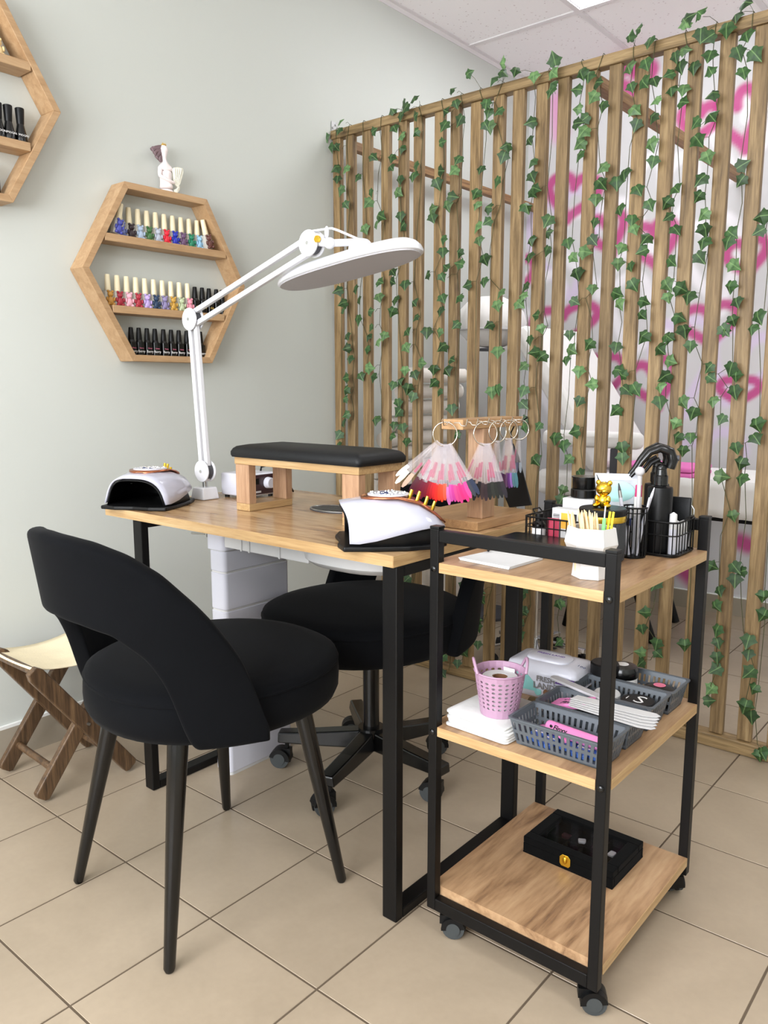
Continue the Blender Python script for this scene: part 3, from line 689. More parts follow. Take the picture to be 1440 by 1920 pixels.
# --- bear-fronted bottle: clear square flask, bear relief, tall cream cap
def bear_meshes():
    b = MB(); b.prism(rrect(0.021, 0.0305, 0.004), 0, 0.043); b.prism(rrect(0.012, 0.016, 0.003), 0.043, 0.0455)
    k = MB(); k.lathe([(0.0088,0.0455),(0.0092,0.048),(0.0072,0.090),(0.0066,0.092),(0.001,0.0925)], 14)
    e = MB(Matrix.Diagonal((1.12,1.06,1.08,1))); X0 = 0.0115
    e.ell((X0, 0, 0.013), (0.006,0.0095,0.0125), 12, 8); e.ell((X0, 0, 0.0305), (0.0065,0.0088,0.0080), 12, 8)
    for s in (-1, 1):
        e.ell((X0, s*0.0068, 0.0385), (0.004,0.0036,0.0036), 8, 6); e.ell((X0+0.001, s*0.0110, 0.018), (0.004,0.0034,0.0064), 8, 6); e.ell((X0+0.002, s*0.0076, 0.0045), (0.005,0.0052,0.0046), 8, 6)
    e.ell((X0+0.006, 0, 0.0285), (0.0025,0.0032,0.0026), 8, 6)
    return b, k, e
BEAR = None
def bear(y, z, colr, label, x=0.026, tilt=0.0):
    global BEAR
    t = thing('polish_bottle', label, 'nail polish', (XL+x, y, z+0.0004+abs(tilt)*0.0155), 0, 'bear-fronted polish bottles on the hexagon shelves')
    t.rotation_euler = (tilt, 0, 0)
    if BEAR is None:
        b, k, e = bear_meshes(); a = b.build('flask', 'clear_bottle', t, smooth=40); c = k.build('cap', 'cream_cap', t, smooth=40); d = e.build('bear_relief', 'colour_plastic', t, smooth=60)
        BEAR = (a.data, c.data, d.data)
    else:
        a = inst('flask', BEAR[0], t); c = inst('cap', BEAR[1], t); d = inst('bear_relief', BEAR[2], t)
    d.color = (*lin(colr), 1)
CN = lambda names, n: names
row1 = [(170,'blue-violet',(70,76,160)),(285,'slate blue',(112,124,180)),(390,'dark brown',(52,38,44)),(470,'pale blue',(172,190,212)),(575,'forest green',(62,108,60)),(655,'pale grey',(178,184,198)),(745,'bright red',(222,34,56)),(830,'royal blue',(34,50,170)),(935,'plum',(104,76,108)),(1022,'emerald green',(30,126,92)),(1102,'sky blue',(150,194,222)),(1190,'chocolate brown',(96,56,48))]
zt, h = topsA[0]; ylast = -9
for cx, nm, c in row1:
    k_ = [r[1] for r in row1].index(nm); y = HCY+0.0316*(k_-5.5); tl = 0.0; xo_ = 0.022
    if k_ == 11: tl = 0.24; y -= 0.003; xo_ = 0.044
    if k_ == 0: tl = -0.24; y += 0.003; xo_ = 0.044
    bear(y, zt, c, 'polish bottle with %s bear on the upper shelf of the whole hexagon' % nm, x=xo_, tilt=tl)
row2 = [(145,'ochre',(192,140,62)),(240,'crimson',(158,40,56),'leftmost '),(330,'baby pink',(236,174,190)),(418,'crimson',(170,46,62),'second '),(500,'lilac',(188,164,222)),(585,'navy',(34,58,88)),(670,'grey-lilac',(140,130,170)),(770,'mustard',(196,152,64)),(850,'sage',(186,198,160)),(935,'rose pink',(230,150,168))]
zt2, h2 = topsA[1]; ylast = -9
for r in row2:
    y = onx(170+r[0]/5.143, 570, XL+0.036).y; y = max(y, ylast+0.0320, HCY-0.196); ylast = y
    bear(y, zt2, r[2], '%spolish bottle with %s bear on the middle shelf of the whole hexagon' % (r[3] if len(r) > 3 else '', r[1]))
# --- black bottles
BLK = {}
def black_bottle(kind, y, z, label, group, txt, x=0.028, white=False):
    t = thing('polish_bottle', label, 'nail polish', (XL+x, y, z+0.0004), random.uniform(-.12,.12), group)
    if kind not in BLK:
        b = MB(); k = MB()
        if kind == 'flared':
            b.lathe([(0.0165,0),(0.017,0.003),(0.0155,0.02),(0.0105,0.042),(0.009,0.05)], 20); k.lathe([(0.009,0.05),(0.0095,0.052),(0.0115,0.082),(0.0118,0.090),(0.010,0.0915),(0.001,0.092)], 18)
        else:
            b.prism(rrect(0.026, 0.024, 0.005), 0, 0.040); b.lathe([(0.0115,0.040),(0.009,0.047)], 16); k.lathe([(0.0088,0.047),(0.0092,0.049),(0.0068,0.082),(0.006,0.084),(0.001,0.0845)], 16)
        a = b.build('flask', 'white_plastic' if white else 'black_gloss', t, smooth=40); c = k.build('cap', 'black_plastic', t, smooth=40); BLK[kind] = (a.data, c.data)
    else: inst('flask', BLK[kind][0], t); inst('cap', BLK[kind][1], t)
    xo = 0.0138 if kind != 'flared' else 0.0166
    if txt:
        for body, sz, dz, mm in txt: text('lettering', body, sz, mm, t, frame((xo, 0, dz), (0,1,0), (0,0,1)) if kind != 'flared' else frame((xo-0.0012, 0, dz), (0,1,0), (-0.28,0,1)))
for cx, nm in ((1030,'nearest the pink bear'),(1100,'second after the pink bear'),(1165,'third after the pink bear'),(1235,'fourth after the pink bear'),(1290,'at the right end')):
    black_bottle('gold', onx(170+cx/5.143, 590, XL+0.038).y, zt2, 'black polish bottle with gold lettering on the middle shelf, %s' % nm, 'black bottles with gold lettering', [('rio', 0.013, 0.02, 'gold_print')])
zt3, h3 = topsA[2]
names3 = ['leftmost', 'second from the left', 'third from the left', 'fourth from the left', 'fifth from the left', 'sixth from the left', 'seventh from the left', 'eighth from the left']
for k_, cx in enumerate((412, 488, 566, 642, 724, 798, 872, 948)):
    black_bottle('berry', onx(170+cx/5.143, 650, XL+0.038).y, zt3, 'black polish bottle on the bottom panel of the whole hexagon, %s' % names3[k_], 'black bottles in the bottom row', [('Berry', 0.0105, 0.012, 'white_print'), ('Cherry', 0.005, 0.022, 'pink_letter')])
y9 = onx(170+1080/5.143, 660, XL+0.038).y
black_bottle('berry', y9, zt3, 'black polish bottle at the right end of the bottom row, past the lamp arm', 'black bottles in the bottom row', [('Berry', 0.0105, 0.012, 'white_print')])
t = thing('polish_bottle', 'white-bodied polish bottle in the bottom row behind the lamp arm', 'nail polish', (XL+0.030, onx(170+1012/5.143, 655, XL+0.038).y, zt3+0.0004), 0)
m = MB(); m.prism(rrect(0.026, 0.022, 0.004), 0, 0.042); m.build('flask', 'white_plastic', t, smooth=40); m = MB(); m.lathe([(0.008,0.042),(0.007,0.072),(0.001,0.073)], 14); m.build('cap', 'black_plastic', t, smooth=40)
# left hexagon, only its right third in view
zb, hb = topsB[0]
yb_ = onx(9, 95, XL+0.036).y-0.006
yb_ = min(yb_, 0.016+0.156)
bear(yb_, zb, (240,214,160), 'polish bottle with cream bear on the cut-off hexagon', tilt=0.09)
bear(yb_-0.036, zb, (214,60,70), 'polish bottle with red bear at the left picture edge', tilt=0.0)
zb2, hb2 = topsB[1]
for k_, (px_, nm) in enumerate(((-12,'leftmost'),(5,'left'),(24,'middle'),(46,'right'))):
    black_bottle('flared', onx(px_, 240, XL+0.04).y-.008, zb2, 'glossy black flared polish bottle on the cut-off hexagon, %s of the four' % nm, 'flared black bottles on the cut-off hexagon', [('MOON', 0.0085, 0.020, 'white_print'), ('full', 0.0045, 0.010, 'white_print')], x=0.034)
zb3, hb3 = topsB[2]
black_bottle('berry', onx(-8, 345, XL+0.038).y, zb3, 'black polish bottle on the bottom panel of the cut-off hexagon', 'black bottles in the bottom row', None)

# ================================================================== figurine
fy = onx(312, 352, XL+0.032).y; fz = HCZ+HS*math.sqrt(3)/2
fg = thing('figurine', 'small porcelain fairy bust with a cream wing and crown on the hexagon', 'figurine', (XL+0.032, fy, fz+0.0005))
def fp(cx, cy, x=0.0): return Vector((x, (cx-745)*1.42e-4, (1225-cy)*1.36e-4))
def skin(name, pts, edges, radii, mat, parent, sub=2, root=0):
    me = bpy.data.meshes.new(name); me.from_pydata(pts, edges, []); o = bpy.data.objects.new(name, me); C.objects.link(o); o.parent = parent
    md = o.modifiers.new('skin', 'SKIN'); md.use_smooth_shade = True
    for i, r in enumerate(radii):
        me.skin_vertices[0].data[i].radius = (r, r) if not isinstance(r, tuple) else r
    me.skin_vertices[0].data[root].use_root = True
    s_ = o.modifiers.new('sub', 'SUBSURF'); s_.levels = sub; s_.render_levels = sub
    me.materials.append(MATS[mat]); return o
pts = [fp(745,1150), fp(745,1060), fp(735,960), fp(740,830), fp(735,740), fp(730,650), fp(722,560), fp(710,470), fp(705,390), fp(715,310), fp(690,240),
       fp(610,690,.002), fp(575,760,.004), fp(545,880,.008), fp(640,930,.016), fp(760,975,.018), fp(890,985,.016), fp(845,700,.002), fp(900,760,.006)]
ed = [(i, i+1) for i in range(10)]+[(5,11),(11,12),(12,13),(13,14),(14,15),(15,16),(5,17),(17,18)]
rad = [.0235,.0215,.0180,.0205,.0205,.0175,.0085,.0072,.0110,.0155,.0140,.0085,.0075,.0062,.0058,.0054,.0046,.0085,.0070]
skin('body', pts, ed, rad, 'porcelain', fg)
m = MB(); m.ell(fp(700,292,.001), (.0125,.0140,.0165), 16, 10, Matrix.Rotation(-.35, 3, 'X')); m.build('head', 'porcelain', fg, smooth=70)
m = MB(); m.ell(fp(748,325,.009), (.0022,.0022,.0016), 8, 6); m.ell(fp(775,300,.006), (.003,.0028,.0022), 8, 6); m.build('nose', 'porcelain', fg)
m = MB(); m.lathe([(.0205,0),(.0215,.004),(.019,.010)], 20, (0,0,0)); m.build('plinth', 'porcelain', fg)
m = MB()
for k, (a, b) in enumerate(((420,330),(470,400),(530,470),(600,520),(450,300),(560,350))):
    m.tube([fp(640,250,-.004), fp((640+a)/2+10,(250+b)/2-10+8*k,-.004+.002*(k % 3)), fp(a,b,-.002+.003*(k % 2)), fp(a+30,b+40,.001)], .004, 8, rs=[.009,.008,.006,.0035])
m.ell(fp(645,270,-.003), (.0105,.0095,.0115), 12, 8); m.build('hair', 'hair_mauve', fg, smooth=70)
m = MB(); m.tube([fp(650+110*(1+math.cos(a))/2, 190-10*math.sin(a), .007*math.sin(a)) for a in [2*PI*k/16 for k in range(16)]], .0012, 6, closed=True)
for k in range(5): m.cyl(fp(660+24*k,185,.004), fp(660+24*k,140-14*(k % 2),.004), .0016, .0004, n=6)
m.build('crown', 'gold', fg)
wing = [(850,690),(900,640),(990,610),(1130,612),(1145,690),(1100,830),(1050,960),(990,1060),(900,1010),(870,850)]
m = MB(); m.prism([(fp(*p).y, fp(*p).z) for p in wing], .009, .015, 'x')
wg = m.build('wing', 'wing_cream', fg, smooth=0, bevel=.0012)
for k in range(4):
    m = MB(); a, b = fp(900+58*k, 670-10*k, .0155), fp(900+28*k, 900+20*k, .0155); m.cyl(a, b, .0032, .0018, n=8); m.build('feather', 'wing_cream', wg)
m = MB()
for k in range(4): m.tube([fp(870,1210-18*k,.016), fp(930,1180-20*k,.018), fp(1030,1080-16*k,.010)], .003, 6)
m.build('skirt_fold', 'wing_cream', fg, smooth=70)
# ================================================================== desk lamp
LY = 0.475
lamp = thing('desk_lamp', 'white jointed desk lamp with a long flat head clamped to the table', 'lamp', (0.02, LY, ZT))
def lp(u, v): p = ony(u, v, LY); return Vector((p.x-0.02, 0, p.z-ZT))
J1, EL, J2 = lp(385,883), lp(362,599), lp(585,457)
m = MB(); m.add([(-.030,-.028,0.0006),(.028,-.028,0.0006),(.028,.028,0.0006),(-.030,.028,0.0006),(-.024,-.024,.034),(.022,-.024,.034),(.022,.024,.034),(-.024,.024,.034)], [(0,3,2,1),(4,5,6,7),(0,1,5,4),(1,2,6,5),(2,3,7,6),(3,0,4,7)])
m.build('clamp_base', 'white_lamp', lamp, smooth=0, bevel=.003)
m = MB(); m.cyl((0,0,.034), (0,0,.052), .007, n=12); m.build('swivel_pin', 'brushed', lamp)
m = MB(); m.cyl((0,0,-.108), (0,0,-.0225), .004, n=10); m.cyl((-.056,-.010,-.102), (.012,.004,-.100), .0028, n=8); m.cyl((0,0,-.028), (0,0,-.0228), .012, n=14); m.build('clamp_screw', 'brushed', lamp)
def disc(c, r, name='joint_disc'):
    for s in (-1, 1):
        m = MB(); m.cyl((c.x, s*.010, c.z), (c.x, s*.0145, c.z), r, n=32); d = m.build(name, 'white_lamp', lamp, bevel=.0012)
        m = MB(); m.cyl((c.x, s*.0145, c.z), (c.x, s*.0175, c.z), .0045, n=12); m.build('rivet', 'chrome', d)
    m = MB(); m.cyl((c.x, -.0098, c.z), (c.x, .0098, c.z), r*.8, n=24); m.build('joint_spring', 'dark_grey', lamp)
disc(J1, .030); disc(EL, .030); disc(J2, .030)
def arms(a, b, off):
    d = (b-a).normalized(); nrm = Vector((-d.z, 0, d.x))
    for s in (-1, 1):
        p, q = a+nrm*(s*off)+d*.010, b+nrm*(s*off)-d*.010
        m = MB(); m.bar(p, q, .013, .013, up=(0,1,0)); m.build('arm_bar', 'white_lamp', lamp, smooth=0, bevel=.002)
arms(J1, EL, .0125); arms(EL, J2, .0165)
m = MB(); c = J1; m.add([(-.012,-.009,.05),(.012,-.009,.05),(.012,.009,.05),(-.012,.009,.05),(c.x-.016,-.009,c.z),(c.x+.016,-.009,c.z),(c.x+.016,.009,c.z),(c.x-.016,.009,c.z)], [(0,3,2,1),(4,5,6,7),(0,1,5,4),(1,2,6,5),(2,3,7,6),(3,0,4,7)])
m.build('lower_bracket', 'white_lamp', lamp, smooth=0, bevel=.002)
HL, HR = lp(494,531), lp(752,453)
u = (HR-HL).normalized(); roll = math.radians(6); v0 = Vector((0, math.cos(roll), -math.sin(roll))); v = (v0-u*v0.dot(u)).normalized(); nn = u.cross(v)
HWID = .130; mid = (HL+HR)/2+v*HWID/2; HLn = (HR-HL).length
HM = Matrix(((u.x, v.x, nn.x, mid.x), (u.y, v.y, nn.y, mid.y), (u.z, v.z, nn.z, mid.z), (0,0,0,1)))
def outl(i):
    P = []
    for k in range(48):
        a = 2*PI*k/48; c, s = math.cos(a), math.sin(a); P.append(((HLn/2-i)*math.copysign(abs(c)**.80, c), (HWID/2-i*.95)*math.copysign(abs(s)**.80, s)))
    return P
m = MB(HM); m.loft([[Vector((*p, z)) for p in outl(i)] for i, z in ((.003,-.002),(.0,.0),(.0,.006),(.004,.014),(.014,.024),(.030,.031),(.046,.034))]); m.build('head_shade', 'white_lamp', lamp, smooth=50)
m = MB(HM); m.loft([[Vector((*p, z)) for p in outl(.006)] for z in (-.0045,-.0015)]); m.build('head_diffuser', 'diffuser_off', lamp, smooth=0)
dm = lp(645,452); dl = HM.inverted() @ Vector((dm.x, 0.03, dm.z))
m = MB(HM); m.lathe([(.030,.028),(.028,.042),(.020,.052),(.008,.056),(.001,.056)], 24, (dl.x, -.012, 0)); m.build('head_mount', 'white_lamp', lamp, smooth=60)
top = HM @ Vector((dl.x, -.012, .050)); kn = lp(618,456)
m = MB(); m.cyl(J2+Vector((.02,0,.002)), Vector((kn.x,0,kn.z)), .010, n=14); m.cyl(Vector((kn.x,0,kn.z)), top, .0085, n=14); m.ell((kn.x,0,kn.z), (.014,.013,.013)); m.build('swivel_neck', 'white_lamp', lamp, smooth=60)
m = MB(); b_ = lp(604,450); m.cyl((b_.x,-.019,b_.z), (b_.x,-.013,b_.z), .0085, n=6); m.build('lock_nut', 'gold', lamp)
m = MB(); m.ell(lp(615,436)+Vector((0,-.004,0)), (.006,.005,.014)); m.build('wing_knob', 'white_lamp', lamp, smooth=60)
m = MB(); m.add([J2+Vector((-.012,-.0095,-.014)), J2+Vector((.044,-.0095,.0)), J2+Vector((.044,-.0095,.014)), J2+Vector((0,-.0095,.026)), J2+Vector((-.012,.0095,-.014)), J2+Vector((.044,.0095,.0)), J2+Vector((.044,.0095,.014)), J2+Vector((0,.0095,.026))], [(0,1,2,3),(7,6,5,4),(0,4,5,1),(1,5,6,2),(2,6,7,3),(3,7,4,0)]); m.build('upper_bracket', 'white_lamp', lamp, smooth=0, bevel=.003)
m = MB(); m.tube([J2+Vector((.0,0,.028)), lp(600,431), lp(622,428), lp(634,432), top+Vector((0,0,.004))], .0028, 8); m.build('power_cord', 'white_lamp', lamp, smooth=70)

# ================================================================== UV nail lamps
def uv_lamp(label, loc, rot):
    t = thing('uv_nail_lamp', label, 'nail lamp', loc, rot, 'white and rose-gold nail lamps')
    ys = [-.105,-.085,-.05,0,.045,.08,.102]; ws = [.176,.186,.196,.198,.184,.150,.100]; hs = [.088,.093,.098,.098,.088,.066,.046]; zb = [.016,.016,.022,.034,.042,.044,.040]
    def arch(y, w_, h, z0, n=22, p=.62, q=.55):
        return [Vector((w_/2*(1.04-.24*math.sin(a)**q)*math.copysign(abs(math.cos(a))**p, math.cos(a)), y-(.016*math.sin(a)**2 if y < -.1 else 0), z0+(h-z0)*math.sin(a)**q if 0 < a < PI else z0)) for a in [PI*k/n for k in range(n+1)]]
    m = MB(); rows = [arch(y, w_, h, z) for y, w_, h, z in zip(ys, ws, hs, zb)]; m.grid(rows)
    k = len(m.v)-len(rows[-1]); m.f.append(tuple(k+i for i in range(len(rows[-1])))); m.mi.append(0)
    m.build('shell', 'lamp_shell', t, smooth=55, solid=.004, recalc=True, offset=-1)
    m = MB(); m.grid([arch(y, w_-.014, h-.008, .010) for y, w_, h in zip(ys, ws, hs)]); k = len(m.v)-23; m.f.append(tuple(k+i for i in range(23))); m.mi.append(0)
    m.build('inner_body', 'black_plastic', t, smooth=55, solid=.002, offset=-1)
    m = MB(); base = [(-.096,-.118),(-.05,-.128),(0,-.120),(.05,-.128),(.096,-.118),(.100,-.06),(.100,.02),(.088,.075),(.055,.106),(-.055,.106),(-.088,.075),(-.100,.02),(-.100,-.06)]
    m.prism(base, .0006, .0105); m.build('base_plate', 'black_plastic', t, smooth=0, bevel=.003)
    def top(y): 
        for (a, ha), (b, hb_) in zip(list(zip(ys, hs))[:-1], list(zip(ys, hs))[1:]):
            if y <= b: return ha+(hb_-ha)*(y-a)/(b-a)
        return hs[-1]
    m = MB(); rows = []
    for y in (-.075,-.06,-.03,0,.03,.05,.07,.09,.104):
        hw = .057*math.sqrt(max(.03, 1-((y+.01)/.068)**2)) if y < .0 else (.057 if y < .04 else .057-(y-.04)*.25)
        rows.append([Vector((hw*s, y, top(y)+.0025-abs(s)**3*.002)) for s in (-1,-.6,-.2,.2,.6,1)])
    m.grid(rows); rg_ = m.build('rose_gold_trim', 'rose_gold', t, smooth=60, solid=.003, offset=0)
    m = MB(); zc = top(-.01); m.lathe([(.046,0),(.046,.0015),(.042,.003),(.001,.0032)], 28, (0,-.014,zc+.0026)); m.build('crystal_dial', 'white_plastic', t, smooth=50)
    m = MB()
    for k in range(40):
        a = random.uniform(0, 2*PI); r = .040*math.sqrt(random.random()); m.ell((r*math.cos(a), -.014+r*math.sin(a), zc+.0062), (.0028,.0028,.0022), 6, 4)
    o = m.build('crystal', 'chrome', t, smooth=0); o['kind'] = 'stuff'
    m = MB(); m.bx(-.018,.018,-.034,-.016,zc+.0055,zc+.0066); m.build('display', 'navy', t, smooth=0)
    for k, y in enumerate((.028,.045,.062,.078)):
        m = MB(); x = .020; zz = top(y)+.003; m.cyl((x, y, zz-.002), (x, y+.007, zz+.017), .0042, .0036, n=10); m.build('timer_button', 'gold', t)
    for x, z in ((-.05,.055),(-.03,.068),(.0,.074),(.03,.07),(.05,.056)):
        m = MB(); m.ell((x*.9, -.04, z+.008), (.004,.004,.003), 8, 6); m.build('led', 'chrome', t)
    return t
uv_lamp('nail lamp at the table corner by the grey wall, its black mouth showing', (0.000, 0.322, ZT), math.radians(27)).scale = (.95,.92,.96)
uvR = uv_lamp('nail lamp nearest the trolley, glossy white flank towards the camera', (0.826, 0.322, ZT), math.radians(-44)); uvR.scale = (.92,.92,.98)
m = MB(); m.cyl((.03,.098,.022), (.03,.128,.022), .0055, n=10); m.tube([(.03,.128,.022),(.034,.15,.021),(.05,.175,.010),(.085,.19,.004),(.12,.18,.003)], .0028, 8); m.build('power_cord', 'black_plastic', uvR, smooth=70)

# ================================================================== drill machine, armrest
ef = thing('nail_drill_box', 'white nail drill control box with dark front and round white knob', 'nail drill', (0.072, 0.585, ZT))
m = MB(); m.bx(-.055,.053,-.052,.062,.007,.070); m.build('case', 'white_plastic', ef, smooth=0, bevel=.005, seg=3)
m = MB(); m.bx(.0525,.0555,-.047,.057,.011,.066); pn = m.build('front_panel', 'dark_panel', ef, smooth=0, bevel=.001)
m = MB(); m.cyl((.0555,.026,.042), (.074,.026,.042), .0165, .0145, n=24); m.build('speed_knob', 'white_plastic', ef, bevel=.0015)
m = MB(); m.bx(.0555,.0562,-.032,-.006,.040,.056); m.build('display', 'black_gloss', ef, smooth=0)
m = MB(); m.bx(.0555,.0570,-.030,.0,.016,.021); m.build('switch', 'grey_plastic_light', ef, smooth=0)
for x in (-.042,.04):
    for y in (-.04,.05):
        m = MB(); m.cyl((x,y,.0005), (x,y,.0072), .007, n=12); m.build('foot', 'black_plastic', ef)
m = MB(); m.tube([(.0,.05,.069),(.01,.045,.082),(.03,.055,.088),(.05,.09,.07),(.05,.12,.02),(.04,.14,.004)], .003, 8); m.build('cord', 'black_plastic', ef, smooth=70)
ar = thing('armrest', 'oak-look hand rest bench with black leatherette pad on the table', 'armrest', (0.45, 0.475, ZT))
for x0 in (-.206, .160):
    for nm, b in (('post', (-.075,-.052,.019,.1175)), ('post', (.050,.073,.019,.1175)), ('foot_board', (-.075,.073,.0006,.0188))):
        m = MB(); m.bx(x0, x0+.050, b[0], b[1], b[2], b[3]); m.build(nm, 'oak_pink' if nm == 'post' else 'oak_edge_y', ar, smooth=0, bevel=.0008, seg=1)
m = MB(); m.bx(-.208,.212,-.0765,.0765,.118,.136); m.build('top_board', 'oak_edge', ar, smooth=0, bevel=.0008, seg=1)
m = MB(); R = []
for f_, z in ((.985,.1365),(1.0,.142),(1.0,.150),(.97,.158),(.90,.163),(.7,.168),(.4,.170)):
    R.append([Vector((x, y, z)) for x, y in rrect(.440*(f_ if f_ > .95 else 1-(1-f_)*.62), .172*f_, .012*f_, 3, cx=.002)])
m.loft(R); m.build('pad', 'black_leather', ar, smooth=50)

# ================================================================== swatch stand with colour rings
ss = thing('swatch_stand', 'oak-look stand with hooks for nail colour swatches on the table', 'stand', (0.80, 0.65, ZT))
m = MB(); m.bx(-.110,.087,-.119,.117,.0006,.020); m.build('base_board', 'oak_board', ss, smooth=0, bevel=.001, seg=1)
m = MB(); m.bx(.028,.068,-.073,-.022,.0202,.2195); m.build('post', 'oak_pink', ss, smooth=0, bevel=.001, seg=1)
m = MB(); m.bx(.010,.066,-.150,.098,.220,.2415); m.build('hook_bar', 'oak_board', ss, smooth=0, bevel=.001, seg=1)
HK = []
for k, (x, y, dr) in enumerate([(.034,-.150,'y')]+[(.066, onx(u_, 790, .878).y-.65, 'x') for u_ in (864,884,905,928,949,968)]):
    d = Vector((0,-1,0)) if dr == 'y' else Vector((1,0,0)); p = Vector((x, y, .236)); HK.append(p+d*.0195+Vector((0,0,-.0055)))
    m = MB(); m.tube([p-d*.004, p+d*.009, p+d*.014+Vector((0,0,-.006)), p+d*.025+Vector((0,0,-.006)), p+d*.029+Vector((0,0,.008))], .0014, 6); m.build('hook', 'silver_ring', ss, smooth=70)
TIP = {}
def tip_mesh(var=0):
    m = MB(); th = .0006
    def strip(pr_, z0, z1):
        P = []
        for s, hw in pr_: P += [(-hw, -s, z0), (hw, -s, z0), (hw, -s, z1), (-hw, -s, z1)]
        n = len(pr_); Fs = [(0,1,2,3), (4*n-1,4*n-2,4*n-3,4*n-4)]
        for k in range(n-1):
            a, b = 4*k, 4*k+4
            for i in range(4): Fs.append((a+i, b+i, b+(i+1) % 4, a+(i+1) % 4))
        m.add(P, Fs)
    m.cur = 0; strip([(0,.0026),(.03,.0032),(.07,.0037)], 0, th)
    m.cur = 1
    if var != 1: strip([(.034,.0018),(.062,.0021)] if var == 0 else [(.046,.0018),(.066,.0021)], th, th+.0003)
    m.cur = 2; strip([(.0701,.0032),(.082,.0041),(.093,.0036),(.100,.0014)], -.0003, th+.0006)
    return m
def swatch_ring(label, hook, nrm, fans, rr=.0245, ln=1.0, flip=0):
    """ring hanging on a hook, tips fanned from its lower edge in the plane facing nrm"""
    nz_ = Vector(nrm).normalized(); xx = Vector((0,0,1)).cross(nz_).normalized(); c = Vector(hook)+Vector((0.80, 0.65, ZT))+Vector((0,0,-rr+.0058))
    t = thing('swatch_ring', label, 'colour swatches', c+Vector((0,0,-rr-.09)), 0, 'nail colour swatches on rings'); o = Vector((0,0,rr+.09))
    m = MB(); up = Vector((0,0,1)); m.tube([o+xx*(rr*math.cos(a))+up*(rr*math.sin(a)) for a in [2*PI*k/36 for k in range(36)]], .0013, 6, closed=True); m.build('ring', 'silver_ring', t, smooth=70)
    n = len(fans)
    for k, (ang, col_) in enumerate(fans):
        ang *= .88; ln_ = ln; ln = ln_*random.uniform(.95,1.05)
        a = math.radians(ang); d = xx*math.sin(a)-up*math.cos(a); a2 = math.radians(ang*.95)
        st_ = o+xx*((rr-.004)*math.sin(a2))-up*((rr-.004)*math.cos(a2))+nz_*((k-n/2)*.00120+(.0003 if k % 2 else 0))
        y = -d; x = y.cross(nz_)
        M = Matrix(((x.x*ln, y.x*ln, nz_.x, st_.x), (x.y*ln, y.y*ln, nz_.y, st_.y), (x.z*ln, y.z*ln, nz_.z, st_.z), (0,0,0,1)))
        vr = (0, 1, 2, 0, 1)[(k*3+n) % 5]
        if vr not in TIP:
            q = tip_mesh(vr).build('swatch_tip', ['tip_clear', 'tip_sticker', 'colour_gloss'], t, smooth=40); q.matrix_local = M; TIP[vr] = q.data; q.color = (*lin(col_), 1)
        else: inst('swatch_tip', TIP[vr], t, M, col_)
        ln = ln_
    return t
F1 = list(zip([-56,-51,-44,-35.5,-32,-29,-26,-23,-20,-17,-14,-11,-8,-5,-2,1,5,8,11,14,17,20,23,26.5,31,35], [(238,236,226),(222,220,196),(196,160,140),(74,28,40),(80,24,38),(88,22,40),(96,20,44),(106,22,44),(120,24,40),(150,26,40),(180,30,40),(204,34,40),(228,44,36),(240,62,38),(246,70,40),(240,88,66),(206,112,176),(196,76,156),(190,60,140),(206,70,130),(196,58,120),(210,44,112),(222,50,120),(238,70,140),(60,62,70),(46,52,72)]))
swatch_ring('first swatch ring at the front hook, a wide fan from white to hot pink', HK[0], (.55,-.83,0.02), F1, rr=.0255, ln=1.24)
F2 = list(zip([-26,-22,-18,-14,-10,-6,-2,2,6,10,14,18,22], [(24,44,38),(18,30,30),(22,24,28),(20,22,24),(28,30,34),(34,30,36),(74,58,62),(64,50,56),(42,44,44),(52,54,50),(40,42,40),(36,36,38),(44,40,48)]))
swatch_ring('second swatch ring with near-black and dark green tips', HK[3], (.70,-.71,0.02), F2, rr=.0255, ln=1.22)
F3 = list(zip([-10,-6,-2,2,6], [(90,40,60),(110,60,80),(120,80,96),(104,70,90),(96,60,88)]))
swatch_ring('small swatch ring half hidden behind the near-black swatches', HK[4], (.9,-.35,0.02), F3, rr=.0235, ln=1.0)
F4 = list(zip([-13,-10,-7,-4,-1,2,5,8,11], [(62,30,90),(70,36,100),(80,44,90),(96,60,90),(120,84,120),(110,60,130),(166,120,196),(96,130,140),(84,126,136)]))
swatch_ring('swatch ring with purple and teal tips, seen nearly edge-on', HK[5], (.86,-.5,0.02), F4, rr=.022, ln=1.12)
F5 = list(zip([-8,-2,4], [(84,88,112),(96,98,120),(150,156,164)]))
swatch_ring('last swatch ring with grey-blue tips at the far hook', HK[6], (.74,-.66,0.02), F5, rr=.023, ln=.8)
py_ = 0.7615
bp_ = [ony(u, v, py_) for u, v in ((942,936),(958,880),(962,846),(972,870),(979,895),(997,962),(955,966))]
t = thing('display_stand', 'black angular plastic display stand at the far end of the swatch board', 'display stand', (0.87, py_, ZT+.0202))
m = MB(); z_ = min(p.z for p in bp_); m.prism([(p.x-.87, p.z-z_+.0004) for p in bp_], -.002, .002, 'y'); m.build('plate', 'black_plastic', t, smooth=0, bevel=.001)
m = MB(); m.tube([Vector((p.x-.87, -.004, p.z-z_)) for p in [ony(u, v, py_) for u, v in ((962,850),(959,826),(966,812),(984,802),(990,797))]], .0018, 6); m.build('strap', 'black_plastic', t, smooth=70)
